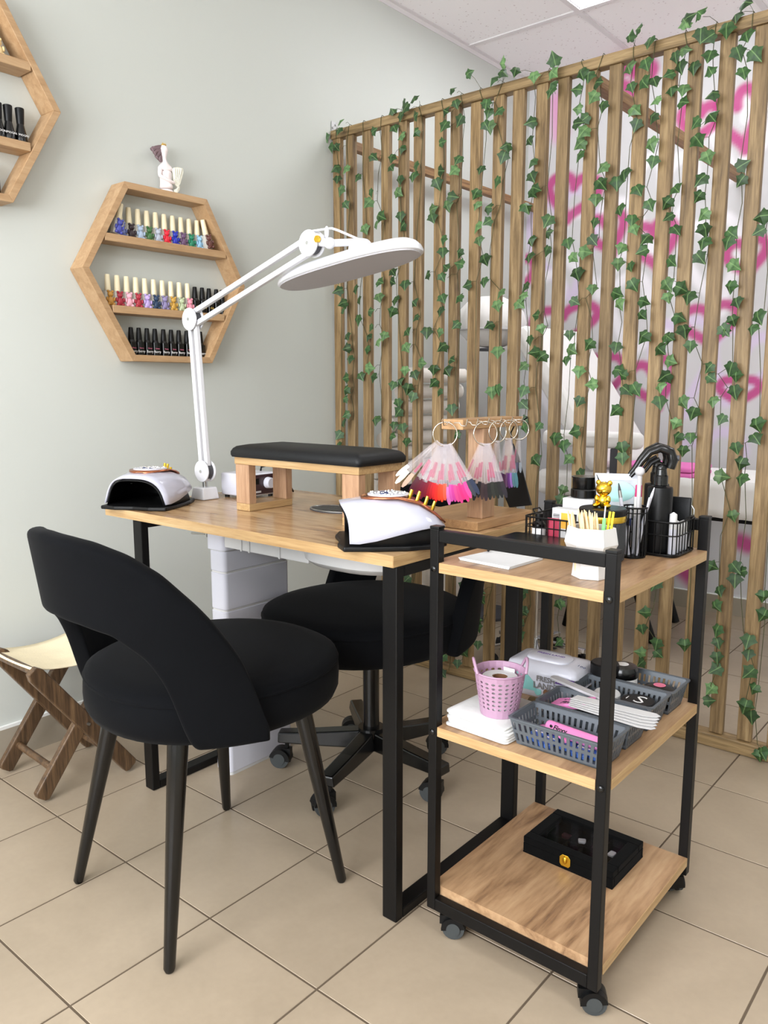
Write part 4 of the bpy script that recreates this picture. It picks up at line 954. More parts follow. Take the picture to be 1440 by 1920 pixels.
# ================================================================== on the trolley's top shelf
Z3, Z2, Z1 = S3+.0006, S2+.0006, S1+.0006
nk = thing('paper_napkin', 'white folded paper napkin lying at the front edge of the top shelf', 'napkin', (1.062, .343, Z3), math.radians(-4))
for k in range(3):
    m = MB(); e = .0015*k; m.add([(-.056-e,-.052,.0016*k),(.056,-.056+e,.0016*k),(.054,.056,.0016*k),(-.052,.050,.0016*k),(-.056-e,-.052,.0016*k+.0012),(.056,-.056+e,.0016*k+.0012),(.054,.056,.0016*k+.0014),(-.052,.050,.0016*k+.0014)], [(0,3,2,1),(4,5,6,7),(0,1,5,4),(1,2,6,5),(2,3,7,6),(3,0,4,7)])
    m.build('fold', 'paper_white', nk, smooth=0)
bt = thing('black_case', 'flat black glossy case lying behind the trolley front rail', 'case', (1.092, .458, Z3))
m = MB(); m.prism(rrect(.190, .095, .012), 0, .014); m.build('tray', 'black_plastic', bt, smooth=30, bevel=.002)
m = MB(); m.prism(rrect(.190, .095, .012), .0145, .024); m.build('lid', 'black_gloss', bt, smooth=30, bevel=.003)
# faceted white holder with sticks
hx, hy = 1.246, .326
hd = thing('stick_holder', 'white faceted ceramic holder full of wooden sticks on the top shelf', 'holder', (hx, hy, Z3))
def hexring(r, z, a0=.35, sq=.86): return [Vector((r*math.cos(a0+PI/3*k), r*sq*math.sin(a0+PI/3*k), z)) for k in range(6)]
m = MB(); m.loft([hexring(.031,0), hexring(.029,.022), hexring(.045,.058), hexring(.040,.086)], caps=False); m.add(hexring(.031,0), [(5,4,3,2,1,0)])
m.build('vase', 'ceramic_white', hd, smooth=0, solid=.0035, offset=-1)
stk = None
for k in range(22):
    a = 2.399*k; r = .0225*math.sqrt((k+.5)/22); x, y = hx+r*math.cos(a)-.004, hy+r*.8*math.sin(a)
    lean = Vector((random.uniform(-.28,.02)-.10, random.uniform(-.06,.06), 1))
    t = bpy.data.objects.new('wooden_stick', stk) if stk else None
    if t is None:
        m = MB(); m.cyl((0,0,0), (0,0,.094), .0021, n=8); m.cyl((0,0,.094), (0,0,.105), .0021, .0008, n=8); t = m.build('wooden_stick', 'birch'); stk = t.data
    else: C.objects.link(t)
    t.matrix_world = Matrix.Translation((x, y, Z3+.0045+random.uniform(0,.004))) @ Vector((0,0,1)).rotation_difference(lean*Vector((1,1,1)) if False else Vector((lean.x*.6, lean.y, 1))).to_matrix().to_4x4()
    tag(t, 'thin orange-wood cuticle stick standing in the white faceted holder', 'wooden stick', 'cuticle sticks in the white holder')
t = thing('interdental_brush', 'green-handled interdental brush standing in the white holder', 'brush', (hx+.016, hy+.004, Z3+.004))
m = MB(); m.bar((0,0,0), (.004,0,.098), .006, .003, up=(0,1,0)); m.build('handle', 'green_plastic', t, smooth=0, bevel=.001); m = MB(); m.cyl((.004,0,.098), (.005,0,.118), .0012, n=6); m.build('bristles', 'white_plastic', t)
for dx, nm in ((.024, 'left'), (.030, 'right')):
    m = MB(); m.bar((0,0,0), (.010,.002,.108), .004, .002, up=(0,1,0)); o = m.build('yellow_pick', 'yellow_plastic', None, smooth=0, bevel=.0006, loc=(hx+dx-.008, hy+.010, Z3+.0045))
    tag(o, 'thin yellow plastic pick in the white holder, %s one of two' % nm, 'pick', 'yellow picks')
# ribbed smoked jar with gilt bear lid
jr = thing('ribbed_jar', 'smoked ribbed jar with gold-rimmed black lid and gold bear knob', 'jar', (1.203, .462, Z3))
n = 72; m = MB()
def rib(r, z, amp=.0009): return [Vector(((r+amp*(1 if i % 2 else -1))*math.cos(2*PI*i/n), (r+amp*(1 if i % 2 else -1))*math.sin(2*PI*i/n), z)) for i in range(n)]
m.loft([rib(.030,0,0), rib(.038,.0005,0), rib(.0405,.004), rib(.041,.070), rib(.041,.074,0)], caps=False); m.add(rib(.030,0,0), [tuple(range(n-1,-1,-1))]); m.build('glass', 'smoke_glass', jr, smooth=0, solid=.002, offset=-1)
m = MB(); m.lathe([(.0425,.0745),(.0428,.076),(.0428,.084),(.0422,.0855)], 40); m.build('gold_rim', 'gold', jr)
m = MB(); m.lathe([(.0422,.0856),(.0425,.088),(.0425,.096),(.041,.098),(.001,.0985)], 40); m.build('lid', 'black_plastic', jr)
m = MB(); b0 = .0986
m.ell((0,0,b0+.012), (.011,.010,.013), 14, 10); m.ell((0,0,b0+.034), (.0145,.013,.0135), 14, 10); m.ell((.006,-.010,b0+.031), (.006,.006,.005), 10, 8)
for s in (-1, 1):
    m.ell((s*.011,.001,b0+.045), (.005,.004,.005), 10, 8); m.ell((s*.011,-.006,b0+.004), (.006,.009,.0045), 10, 8); m.ell((s*.011,-.003,b0+.015), (.0045,.005,.008), 10, 8)
m.build('bear_knob', 'gold', jr, smooth=70)
for k in range(16):
    a = 2*PI*k/16; r = .028 if k % 2 else .018
    o = bpy.data.objects.get('cotton_bud'); 
    if o is None:
        m = MB(); m.cyl((0,0,.008), (0,0,.060), .0012, n=6); m.ell((0,0,.006), (.0032,.0032,.0062), 8, 6); m.ell((0,0,.062), (.0032,.0032,.0062), 8, 6); q = m.build('cotton_bud', 'paper_white', None)
    else: q = bpy.data.objects.new('cotton_bud', o.data); C.objects.link(q)
    q.location = (1.203+r*math.cos(a), .462+r*math.sin(a), Z3+.0025); tag(q, 'white cotton bud standing inside the smoked ribbed jar', 'cotton bud', 'cotton buds in the ribbed jar')
# wire pen cup
px_, py_ = 1.234, .531; R_ = .024
cp = thing('wire_cup', 'black wire mesh pen cup between ribbed jar and spray bottle', 'pen cup', (px_, py_, Z3))
m = MB(); m.lathe([(R_,0),(R_,.003),(.001,.003)], 28); m.build('base', 'black_metal', cp)
for z, r in ((.0945,.0018), (.085,.0011)):
    m = MB(); m.tube([(R_*math.cos(2*PI*k/32), R_*math.sin(2*PI*k/32), z) for k in range(32)], r, 6, closed=True); m.build('rim_wire', 'black_metal', cp, smooth=70)
w0 = None
for k in range(20):
    a = 2*PI*k/20
    if w0 is None: m = MB(); m.cyl((0,0,.003), (0,0,.094), .0012, n=6); o = m.build('wire', 'black_metal', cp); w0 = o.data
    else: o = inst('wire', w0, cp)
    o.location = (R_*math.cos(a), R_*math.sin(a), 0)
def stick_thing(name, label, cat, a, b, parts):
    """slim upright thing; parts = [(name, t0, t1, r0, r1, material)] along a-b"""
    a = Vector(a); b = Vector(b); t = thing(name, label, cat, a); d = b-a
    for nm, t0, t1, r0, r1, mt in parts:
        m = MB(); m.cyl(d*t0, d*t1, r0, r1, n=12); m.build(nm, mt, t)
    return t
zc = Z3+.0036
stick_thing('pen_brush', 'white brush with grey tip leaning left in the wire cup', 'brush', (px_-.004, py_-.008, zc), (px_-.026, py_-.016, zc+.135), [('handle',0,.80,.0036,.0034,'white_plastic'),('ferrule',.80,.90,.0034,.003,'brushed'),('bristles',.90,1.0,.003,.001,'dark_grey')])
stick_thing('ball_tool', 'grey wand with round ball tip rising above the wire cup', 'tool', (px_+.006, py_+.004, zc), (px_+.004, py_+.008, zc+.150), [('handle',0,1.0,.0036,.0040,'grey_plastic_light')])
t = bpy.data.objects['ball_tool']; m = MB(); m.ell((-.002,.004,.157), (.009,.009,.009), 16, 10); m.build('ball', 'grey_plastic_light', t, smooth=70)
stick_thing('dotting_tool', 'white dotting tool leaning right in the wire cup', 'tool', (px_-.002, py_+.006, zc), (px_+.030, py_+.016, zc+.128), [('handle',0,.9,.0026,.0026,'white_plastic'),('tip',.9,1,.0026,.0008,'white_plastic')])
stick_thing('pencil', 'short white pencil stub leaning right in the wire cup', 'pencil', (px_+.010, py_-.004, zc), (px_+.026, py_+.006, zc+.110), [('handle',0,1,.0024,.002,'white_plastic')])
stick_thing('lash_brush', 'slim brush with dark tip behind the gold bear', 'brush', (px_-.012, py_+.002, zc), (px_-.064, py_-.030, zc+.150), [('handle',0,.88,.0022,.0018,'brushed'),('bristles',.88,1,.0018,.0006,'black_plastic')])
stick_thing('lip_gloss_tube', 'hot pink gloss tube with white label in the wire cup', 'tube', (px_+.000, py_+.014, zc), (px_-.001, py_+.019, zc+.130), [('body',0,.55,.0068,.0068,'white_plastic'),('label',.55,.83,.0070,.0070,'white_print'),('cap',.83,1,.0066,.0060,'hot_pink')])
stick_thing('blue_brush', 'slim brush with blue band inside the wire cup', 'brush', (px_-.010, py_-.006, zc), (px_-.002, py_-.012, zc+.094), [('handle',0,.6,.0024,.0024,'white_plastic'),('band',.6,.75,.0032,.0032,'navy'),('end',.75,1,.0024,.002,'white_plastic')])
# wire baskets
def wire_basket(label, c, sx, sy, h, rot=0):
    t = thing('wire_basket', label, 'basket', (c[0], c[1], Z3), rot, 'black wire baskets on the trolley')
    m = MB(); m.prism(rrect(sx-.004, sy-.004, .014), 0, .003); m.build('base', 'black_metal', t)
    for z, r in ((h,.0019), (h*.62,.0013), (.004,.0018)):
        m = MB(); m.tube([(*p, z) for p in rrect(sx, sy, .016)], r, 6, closed=True); m.build('hoop', 'black_metal', t, smooth=70)
    P = rrect(sx, sy, .016, 3); L_ = []
    for k in range(len(P)):
        a, b = Vector(P[k]), Vector(P[(k+1) % len(P)]); nn_ = max(1, int((b-a).length/.013))
        for i in range(nn_): L_.append(a+(b-a)*i/nn_)
    me = None
    for p in L_:
        if me is None: m = MB(); m.cyl((0,0,.003), (0,0,h), .0011, n=6); o = m.build('wire', 'black_metal', t); me = o.data
        else: o = inst('wire', me, t)
        o.location = (p.x, p.y, 0)
    for s in (-1, 1):
        m = MB(); m.tube([(s*(sx/2), -.016, h), (s*(sx/2+.006), -.014, h+.008), (s*(sx/2+.006), .014, h+.008), (s*(sx/2), .016, h)], .0016, 6); m.build('handle', 'black_metal', t, smooth=70)
    return t
bR = (1.257, .612); wire_basket('black wire basket under the spray bottles at the right edge', bR, .098, .106, .066)
bL = (1.068, .598); wire_basket('black wire basket with boxes at the back left of the top shelf', bL, .142, .130, .052)
ZB = Z3+.0036
def spray(label, x, y, rot, s=1.0):
    t = thing('spray_bottle', label, 'spray bottle', (x, y, ZB), rot, 'black spray bottles')
    m = MB(); m.lathe([(.018,0),(.0225,.001),(.0235,.004),(.0235,.120),(.0225,.1245),(.012,.126),(.011,.128)], 32); m.build('body', 'black_plastic', t)
    m = MB(); m.lathe([(.0125,.128),(.0135,.129),(.0135,.146),(.0115,.148),(.010,.158)], 24); m.build('collar', 'black_gloss', t)
    m = MB(); m.tube([(.016,0,.160),(.020,0,.176),(.014,0,.192),(-.004,0,.198),(-.022,0,.190),(-.036,0,.172),(-.046,0,.155),(-.056,0,.143)], .008, 10, rs=[.0085,.0105,.0100,.0082,.0066,.0055,.0046,.0034]); m.ell((0,0,.160), (.0105,.0105,.010), 12, 8); m.build('trigger_head', 'black_gloss', t, smooth=70)
    m = MB(); m.tube([(-.004,0,.178),(-.018,0,.170),(-.030,0,.152)], .0045, 8, rs=[.004,.0036,.0026]); m.build('trigger', 'black_plastic', t, smooth=70)
    m = MB(); m.cyl((.022,0,.180), (.031,0,.180), .0055, n=12); m.build('nozzle', 'dark_grey', t)
    return t
spray('black spray bottle standing in front in the right wire basket', 1.259, .590, math.radians(30))
spray('black spray bottle half hidden behind the other one', 1.234, .638, math.radians(40))
for k, (x, y, r, h, nm) in enumerate(((1.290,.582,.008,.080,'front'),(1.290,.602,.0075,.062,'second'),(1.290,.620,.0075,.052,'third'),(1.290,.638,.008,.058,'rear'))):
    t = thing('white_tube', 'small white tube in the right wire basket, %s of the four' % nm, 'tube', (x, y, ZB), 0, 'white tubes in the right basket')
    m = MB(); m.lathe([(r*.9,0),(r,.002),(r,h*.6)], 16); m.build('body', 'white_plastic', t); m = MB(); m.lathe([(r*.9,h*.6),(r*.85,h*.95),(.001,h)], 16); m.build('cap', 'white_matte', t)
t = thing('black_pouch', 'black leather pouch upright at the back of the right wire basket', 'pouch', (1.272, .655, ZB))
m = MB(); m.loft([[Vector((x*f, y*f2, z)) for x, y in rrect(.050,.010,.004)] for f, f2, z in ((.9,.9,0),(1,1.0,.03),(1.02,1.0,.07),(1.0,.6,.098),(.98,.3,.100))]); m.build('body', 'black_leather', t, smooth=60)
m = MB(); m.tube([(.026,0,.085),(.031,0,.078),(.031,0,.066),(.026,0,.06)], .0016, 6); m.build('zip_pull', 'brushed', t, smooth=70)
# boxes in the left basket
t = thing('carton_box', 'pale grey carton standing in the left wire basket under a black jar', 'box', (1.094, .612, ZB), math.radians(2))
m = MB(); m.bx(-.033,.033,-.033,.033,0,.088); m.build('body', 'white_matte', t, smooth=0, bevel=.0015); m = MB(); m.bx(-.032,.032,-.0338,-.0331,.062,.084); m.build('label', 'grey_plastic_light', t, smooth=0)
t = thing('cosmetic_jar', 'black screw-top jar stacked on the pale carton', 'jar', (1.094, .612, ZB+.0885))
m = MB(); m.lathe([(.026,0),(.028,.001),(.028,.016),(.0265,.018)], 32); m.build('body', 'black_gloss', t); m = MB(); m.lathe([(.0245,.0182),(.025,.019),(.0255,.040),(.0275,.041),(.0275,.043),(.001,.0432)], 32); m.build('lid', 'black_gloss', t)
t = thing('label_box', 'small white and orange carton with a barcode in the left basket', 'box', (1.086, .556, ZB), math.radians(-6))
m = MB(); m.bx(-.030,.030,-.011,.011,0,.070); m.build('body', 'white_matte', t, smooth=0, bevel=.0008)
m = MB(); m.bx(-.008,.014,-.0116,-.0111,.030,.062); m.build('orange_label', 'orange_label', t, smooth=0)
m = MB(); m.bx(.015,.028,-.0116,-.0111,.030,.062); m.build('dark_label', 'black_print', t, smooth=0)
m = MB()
for k in range(8): m.bx(-.027,-.012,-.0115,-.0111,.036+.003*k,.0372+.003*k+(.0006 if k % 3 == 0 else 0))
o = m.build('barcode', 'black_print', t, smooth=0); o['kind'] = 'stuff'
t = thing('small_bottle', 'small dark bottle with white printed label in the left basket', 'bottle', (1.026, .548, ZB))
m = MB(); m.lathe([(.013,0),(.014,.002),(.014,.034),(.008,.040)], 20); m.build('body', 'black_gloss', t); m = MB(); m.lathe([(.0143,.005),(.0143,.026)], 20, cap=False); m.build('label', 'white_print', t); m = MB(); m.lathe([(.008,.040),(.008,.055),(.001,.056)], 16); m.build('cap', 'black_plastic', t)
t = thing('nail_file_red', 'crimson foil sachet upright in the left basket', 'sachet', (1.062, .541, ZB), .3)
m = MB(); m.bx(-.012,.012,-.0015,.0015,0,.050); m.build('body', 'red_rope', t, smooth=0, bevel=.001)
# zip pouch standing between
t = thing('zip_pouch', 'clear zip pouch with aqua oval window standing behind the ribbed jar', 'pouch', (1.181, .570, Z3), math.radians(24))
m = MB(); P = lambda w_, d_, z: [Vector((x, y, z)) for x, y in rrect(w_, d_, min(w_, d_)*.45, 4)]
m.loft([P(.060,.024,.0), P(.066,.024,.05), P(.074,.018,.10), P(.083,.008,.135), P(.085,.004,.150)]); m.build('film', 'pouch_film', t, smooth=60)
m = MB(); m.loft([[Vector((.034*f*math.cos(a), -.0085-d_, .116+.021*f*math.sin(a))) for a in [2*PI*k/24 for k in range(24)]] for f, d_ in ((1,0),(.95,.0012),(.5,.002))]); m.build('window', 'pouch_aqua', t, smooth=60)
m = MB(); m.loft([P(.050,.014,.002), P(.056,.014,.05), P(.060,.010,.088)]); m.build('contents', 'pouch_green', t, smooth=60)
m = MB(); m.bx(-.041,.041,-.0048,-.0030,.138,.141); m.build('zip', 'white_plastic', t, smooth=0)

# ================================================================== middle shelf
t = thing('napkin_stack', 'thick stack of white napkins at the front left of the middle shelf', 'napkins', (1.065, .338, Z2), math.radians(-3))
for k in range(6):
    m = MB(); w_, d_ = .139-.002*(k % 3), .148-.003*((k+1) % 3); z0 = .0052*k; rows = []
    R = []
    for z in (z0, z0+.0012, z0+.0038, z0+.0050): 
        i_ = .002 if z in (z0, z0+.0050) else 0
        R.append([Vector((x+.002*math.sin(9*y+k), y+.002*math.sin(11*x+2*k), z)) for x, y in rrect(w_-i_*2, d_-i_*2, .010, 3)])
    m.loft(R); m.build('napkin', 'napkin', t, smooth=60)
ZN = Z2+.0315
bk = thing('perforated_basket', 'small mauve perforated basket with two ears standing on the napkins', 'basket', (1.078, .322, ZN))
m = MB(); NC, rows_ = 22, 7; r0, r1, hh = .035, .0475, .082
def cw(i, z): a = 2*PI*i/NC; r = r0+(r1-r0)*z/hh; return Vector((r*math.cos(a), r*math.sin(a), z))
zl = [.0, .014]+[.014+(.058/rows_)*(k+1) for k in range(rows_)]+[hh]
for j in range(len(zl)-1):
    hole = 1 <= j <= rows_
    for i in range(NC):
        if not hole: m.add([cw(i,zl[j]), cw(i+1,zl[j]), cw(i+1,zl[j+1]), cw(i,zl[j+1])], [(0,1,2,3)])
        else:
            ci_, cz_ = i+.5, (zl[j]+zl[j+1])/2; dz = (zl[j+1]-zl[j])/2
            O_ = [(-1,-1),(0,-1),(1,-1),(1,0),(1,1),(0,1),(-1,1),(-1,0)]; o8 = [cw(ci_+a*.5, cz_+b*dz) for a, b in O_]
            q8 = [cw(ci_+.30*math.cos(t_), cz_+dz*.58*math.sin(t_)) for t_ in [math.radians(225+45*k) for k in range(8)]]
            m.add(o8+q8, [(k, (k+1) % 8, 8+(k+1) % 8, 8+k) for k in range(8)])
m.add([cw(i,0) for i in range(NC)], [tuple(range(NC-1,-1,-1))])
bmx = m.build('body', 'mauve_plastic', bk, smooth=0, solid=.0018, offset=-1, recalc=False)
bm = bmesh.new(); bm.from_mesh(bmx.data); bmesh.ops.remove_doubles(bm, verts=bm.verts, dist=.0002); bmesh.ops.recalc_face_normals(bm, faces=bm.faces); bm.to_mesh(bmx.data); bm.free()
m = MB(); m.tube([cw(i, hh) for i in range(NC)], .0018, 6, closed=True); m.build('rim', 'mauve_plastic', bk, smooth=70)
for a0 in (PI*1.22, PI*.22):
    m = MB(); P = []
    for k in range(11):
        s = k/10; a = a0+(s-.5)*.95; r = r1+.002; P.append((r*math.cos(a), r*math.sin(a), hh+.022*math.sin(PI*s)))
    m.tube(P, .0028, 8); m.build('ear', 'mauve_plastic', bk, smooth=70)
t = thing('tape_roll', 'white paper tape roll with brown core inside the mauve basket', 'tape', (1.078, .322, ZN+.0025))
m = MB(); n = 32
m.loft([[Vector((r*math.cos(2*PI*k/n), r*math.sin(2*PI*k/n), z)) for k in range(n)] for r, z in ((.0145,.0),(.0325,.0),(.0325,.068),(.0145,.068))], closed=True); m.build('paper', 'paper_white', t, smooth=40)
m = MB(); m.loft([[Vector((r*math.cos(2*PI*k/n), r*math.sin(2*PI*k/n), z)) for k in range(n)] for r, z in ((.0125,.001),(.0143,.001),(.0143,.067),(.0125,.067))], closed=True); m.build('core', 'brown_core', t, smooth=40)
m = MB(); m.bx(-.012,.012,.0326,.0332,.02,.074); m.build('tape_end', 'paper_white', t, smooth=0)
# wet wipes pack
wp = thing('wipes_pack', 'soft pack of baby wet wipes, white and turquoise, on the middle shelf', 'wipes', (1.060, .552, Z2), math.radians(3))
def pil(f, g, z): return [Vector((x, y, z)) for x, y in rrect(.165*f, .110*g, .014, 4)]
m = MB(); m.loft([pil(.92,.90,0), pil(.97,.97,.008), pil(.985,1.0,.028), pil(.96,.98,.052), pil(.90,.90,.066), pil(.6,.6,.071)]); m.build('pack', 'white_plastic', wp, smooth=60)
m = MB(); m.loft([[Vector((x*.165, y*.11, z)) for x, y in P_] for P_, z in (([(-.496,-.46),(-.46,-.503),(-.02,-.503),(-.02,-.44),(-.3,.2),(-.496,.2)],.014),([(-.496,-.46),(-.46,-.506),(-.04,-.506),(-.04,-.44),(-.3,.2),(-.496,.2)],.030),([(-.486,-.46),(-.45,-.498),(-.16,-.498),(-.16,-.44),(-.3,.2),(-.486,.2)],.048))]); m.build('turquoise_print', 'teal_print', wp, smooth=0)
for s in (-1, 1):
    m = MB(); m.add([(s*.074,-.044,.028),(s*.074,.044,.028),(s*.090,.052,.034),(s*.090,-.052,.034)], [(0,1,2,3)]); m.build('end_seal', 'white_plastic' if s > 0 else 'teal_print', wp, smooth=0, solid=.0012)
m = MB(); m.loft([[Vector((x, y, z)) for x, y in rrect(.094*f, .060*f, .022*f, 5)] for f, z in ((1,.0700),(1,.0735),(.93,.0760),(.5,.0768))]); m.build('flip_lid', 'white_plastic', wp, smooth=50)
FM = frame((.0,-.0565,.034), (1,0,0), (0,.06,1))
text('lettering', 'FRESH', .0150, 'grey_print', wp, frame((.017,-.0570,.043), (1,.0,0), (0,.08,1)), bold=.0004)
text('lettering', 'LAND', .0180, 'grey_print', wp, frame((.014,-.0574,.028), (1,.0,0), (0,.03,1)), bold=.0004)
m = MB(); m.bx(.038,.078,-.0570,-.0540,.041,.054); m.build('purple_label', 'purple_print', wp, smooth=0)
text('lettering', 'ДЕТСКИЕ', .0086, 'white_print', wp, frame((.058,-.0573,.0475), (1,0,0), (0,0,1)))
text('lettering', 'влажные салфетки', .0046, 'black_print', wp, frame((.056,-.0570,.036), (1,0,0), (0,0,1)))
text('lettering', 'FRESH LAND', .011, 'purple_print', wp, frame((.0,.004,.0771), (1,0,0), (0,1,0)))
text('lettering', '100', .012, 'navy', wp, frame((.074,-.012,.0705), (1,0,-.2), (0,1,0)))
for x, z, c in ((.0,.010,'teal_print'),(.020,.012,'brown_core')):
    m = MB(); m.lathe([(.008,0),(.001,.0004)], 14); o = m.build('round_print', c, wp); o.matrix_local = frame((x,-.0560+.0012*(1 if z < .011 else 0),z+.004), (1,0,0), (0,.1,1))
# slotted grey baskets
def slot_basket(label, c, rot=0, L_=.182, W_=.090, H_=.050):
    t = thing('slotted_basket', label, 'basket', (c[0], c[1], Z2), rot, 'charcoal slotted baskets on the middle shelf'); tp = .010
    def pt(x, y, z): f = 1+tp*2*(z/H_)/(L_) ; return Vector((x*(1-tp/L_*2*(1-z/H_)), y*(1-tp*2/W_*(1-z/H_)), z))
    m = MB(); hx_, hy_ = L_/2, W_/2
    P0 = [pt(sx*hx_, sy*hy_, z) for z in (0,.003) for sx, sy in ((-1,-1),(1,-1),(1,1),(-1,1))]; m.add(P0, [(3,2,1,0),(4,5,6,7),(0,1,5,4),(1,2,6,5),(2,3,7,6),(3,0,4,7)])
    bs = m.build('base', 'charcoal_plastic', t, smooth=0)
    # one wall mesh: perforated grid, welded
    m = MB(); per = []
    nl, nw = 16, 8
    for a, b, n_ in (((-1,-1),(1,-1),nl), ((1,-1),(1,1),nw), ((1,1),(-1,1),nl), ((-1,1),(-1,-1),nw)):
        for k in range(n_): per.append(((a[0]+(b[0]-a[0])*k/n_)*hx_, (a[1]+(b[1]-a[1])*k/n_)*hy_))
    zz = [0, .006, .0225, .0265, .043, H_]; N_ = len(per)
    def g(i, z):
        i0_ = int(math.floor(i)) % N_; f = i-math.floor(i); p, q = per[i0_], per[(i0_+1) % N_]; return pt(p[0]+(q[0]-p[0])*f, p[1]+(q[1]-p[1])*f, z)
    for j in range(5):
        for i in range(N_):
            if j in (1, 3):
                o4 = [g(i,zz[j]), g(i+.9999,zz[j]), g(i+.9999,zz[j+1]), g(i,zz[j+1])]; e = .001; q4 = [g(i+.27,zz[j]+e), g(i+.73,zz[j]+e), g(i+.73,zz[j+1]-e), g(i+.27,zz[j+1]-e)]
                m.add(o4+q4, [(k, (k+1) % 4, 4+(k+1) % 4, 4+k) for k in range(4)])
            else: m.add([g(i,zz[j]), g(i+.9999,zz[j]), g(i+.9999,zz[j+1]), g(i,zz[j+1])], [(0,1,2,3)])
    o = m.build('wall', 'charcoal_plastic', t, smooth=0, solid=.0018, offset=-1, recalc=False)
    bm = bmesh.new(); bm.from_mesh(o.data); bmesh.ops.remove_doubles(bm, verts=bm.verts, dist=.0003); bmesh.ops.recalc_face_normals(bm, faces=bm.faces); bm.to_mesh(o.data); bm.free()
    m = MB(); R = [[Vector((x, y, z)) for x, y in rrect(L_+2*e, W_+2*e, .008, 4)] for e, z in ((-.001,H_-.001),(.004,H_-.001),(.004,H_+.0015),(-.001,H_+.0015))]; m.loft(R, closed=True); m.build('rim', 'charcoal_plastic', t, smooth=40)
    return t
BK = [(1.216,.330,'front'), (1.212,.432,'second from the front'), (1.214,.534,'third from the front'), (1.218,.636,'rear')]
BK = [(1.219,.321), (1.218,.4205), (1.224,.520), (1.226,.6195)]
for (x, y), nm in zip(BK, ('foremost of the four, holding blue sachets', 'second of the four, holding pink card and white files', 'third of the four, holding a black lid with silver letter', 'rearmost of the four, holding two dark jars')):
    slot_basket('charcoal slotted plastic basket, '+nm, (x, y), L_=.182 if y < .5 else .168)
ZK = Z2+.0036
# contents: front basket
x, y = BK[0]
for k, (dx, dy, r_) in enumerate(((-.060,.005,.1),(-.030,-.006,-.15),(.002,.008,.2),(.034,-.004,-.1),(.062,.006,.12))):
    m = MB(); m.prism(rrect(.026, .052, .003), 0, .011); o = m.build('blue_sachet', 'blue_wrap', None, smooth=30, bevel=.003, loc=(x+dx, y+dy, ZK)); o.rotation_euler = (0, 0, r_*.3)
    tag(o, 'blue foil sachet in the foremost slotted basket, %s from the left' % ('first','second','third','fourth','fifth')[k], 'sachet', 'blue sachets')
    m = MB(); m.bx(-.012,.012,-.002,.002,.0112,.0118); m.build('white_stripe', 'white_print', o, smooth=0)
t = thing('pink_tube', 'pink tube with black lettering lying in the foremost slotted basket', 'tube', (x+.012, y+.006, ZK+.0235), math.radians(-6))
m = MB(); m.cyl((-.058,0,0), (.058,0,0), .0115, n=24); m.build('body', 'pink_print', t, bevel=.003)
text('lettering', 'Finxy', .013, 'black_print', t, frame((-.026,-.0104,.0060), (1,0,0), (0,.45,1)), shear=.2, bold=.0003)
m = MB(); m.ell((-.044,-.0098,.0064), (.0034,.001,.0034), 8, 6); m.build('printed_emblem', 'black_print', t)
t = thing('pink_card', 'thin bent pink card tucked in the foremost slotted basket', 'card', (x-.034, y+.012, ZK+.0126), math.radians(-14))
m = MB(); m.grid([[Vector((-.04+.08*i/8, -.014+.028*j/3, .010*math.sin(PI*i/8))) for j in range(4)] for i in range(9)]); m.build('sheet', 'pink_print', t, smooth=60, solid=.0008)
# second basket
x, y = BK[1]
t = thing('pink_carton', 'pink printed carton leaning in the second slotted basket', 'carton', (x-.036, y-.004, ZK+.008), 0)
m = MB(Matrix.Translation((0,0,.034)) @ Matrix.Rotation(-.28, 4, 'Y')); m.bx(-.042,.036,-.022,.022,-.005,.005); m.build('body', 'pink_print', t, smooth=0, bevel=.001)
fm = Matrix.Translation((0,0,.034)) @ Matrix.Rotation(-.28, 4, 'Y') @ frame((-.006,-.008,.0052), (1,0,0), (0,1,0)); text('lettering', 'Finxy', .015, 'black_print', t, fm, shear=.2, bold=.0003)
fm = Matrix.Translation((0,0,.034)) @ Matrix.Rotation(-.28, 4, 'Y') @ frame((-.006,.008,.0052), (1,0,0), (0,1,0)); text('lettering', 'for your nails', .006, 'black_print', t, fm)
for k in range(5):
    m = MB(Matrix.Rotation(math.radians(-4+2.0*k), 4, 'Z')); m.prism([(-.075,-.012),(.060,-.013),(.082,-.006),(.086,.004),(.076,.012),(-.070,.012)], 0, .0015); o = m.build('nail_file', 'white_matte', None, smooth=0, bevel=.0005, loc=(x+.040+.006*(4-k)/4, y-.032+.0065*k, Z2+.0530+.0019*k))
    tag(o, 'white flat nail file in the fanned pile on the second basket, %s from the top' % ('fifth','fourth','third','second','first')[k], 'nail file', 'white nail files')
    m = MB(Matrix.Rotation(math.radians(-4+2.0*k), 4, 'Z')); m.prism([(-.0757,-.0127),(.0602,-.0137),(.0827,-.0062),(.0868,.0042),(.0764,.0127),(-.0707,.0127)], .0004, .0010); m.build('grey_core', 'grey_print', o, smooth=0)
a, b = Vector((1.098,.392,Z2+.0545)), Vector((1.245,.404,Z2+.0715))
m = MB(); 
o = thing('file_handle', 'long white flat file resting across the baskets towards the mauve basket', 'nail file', (1.105, .480, Z2+.0535), math.radians(-18))
m = MB(); m.prism(rrect(.150,.019,.009), 0, .005); m.build('blade', 'grey_plastic_light', o, smooth=30, bevel=.001)
o.location = (1.168, .468, Z2+.0535)
t = thing('wooden_roller', 'olive-brown wooden handle lying by the mauve basket', 'handle', (1.100, .448, Z2+.0105), math.radians(-10))
m = MB(); R = []
for s, r in ((-.032,.004),(-.030,.009),(-.018,.010),(-.014,.0085),(-.010,.010),(.012,.010),(.020,.0085),(.024,.0095)): R.append(m.ring((s,0,0), (1,0,0), r, 18))
m.loft(R); m.build('turned_wood', 'olive_wood', t, smooth=60)
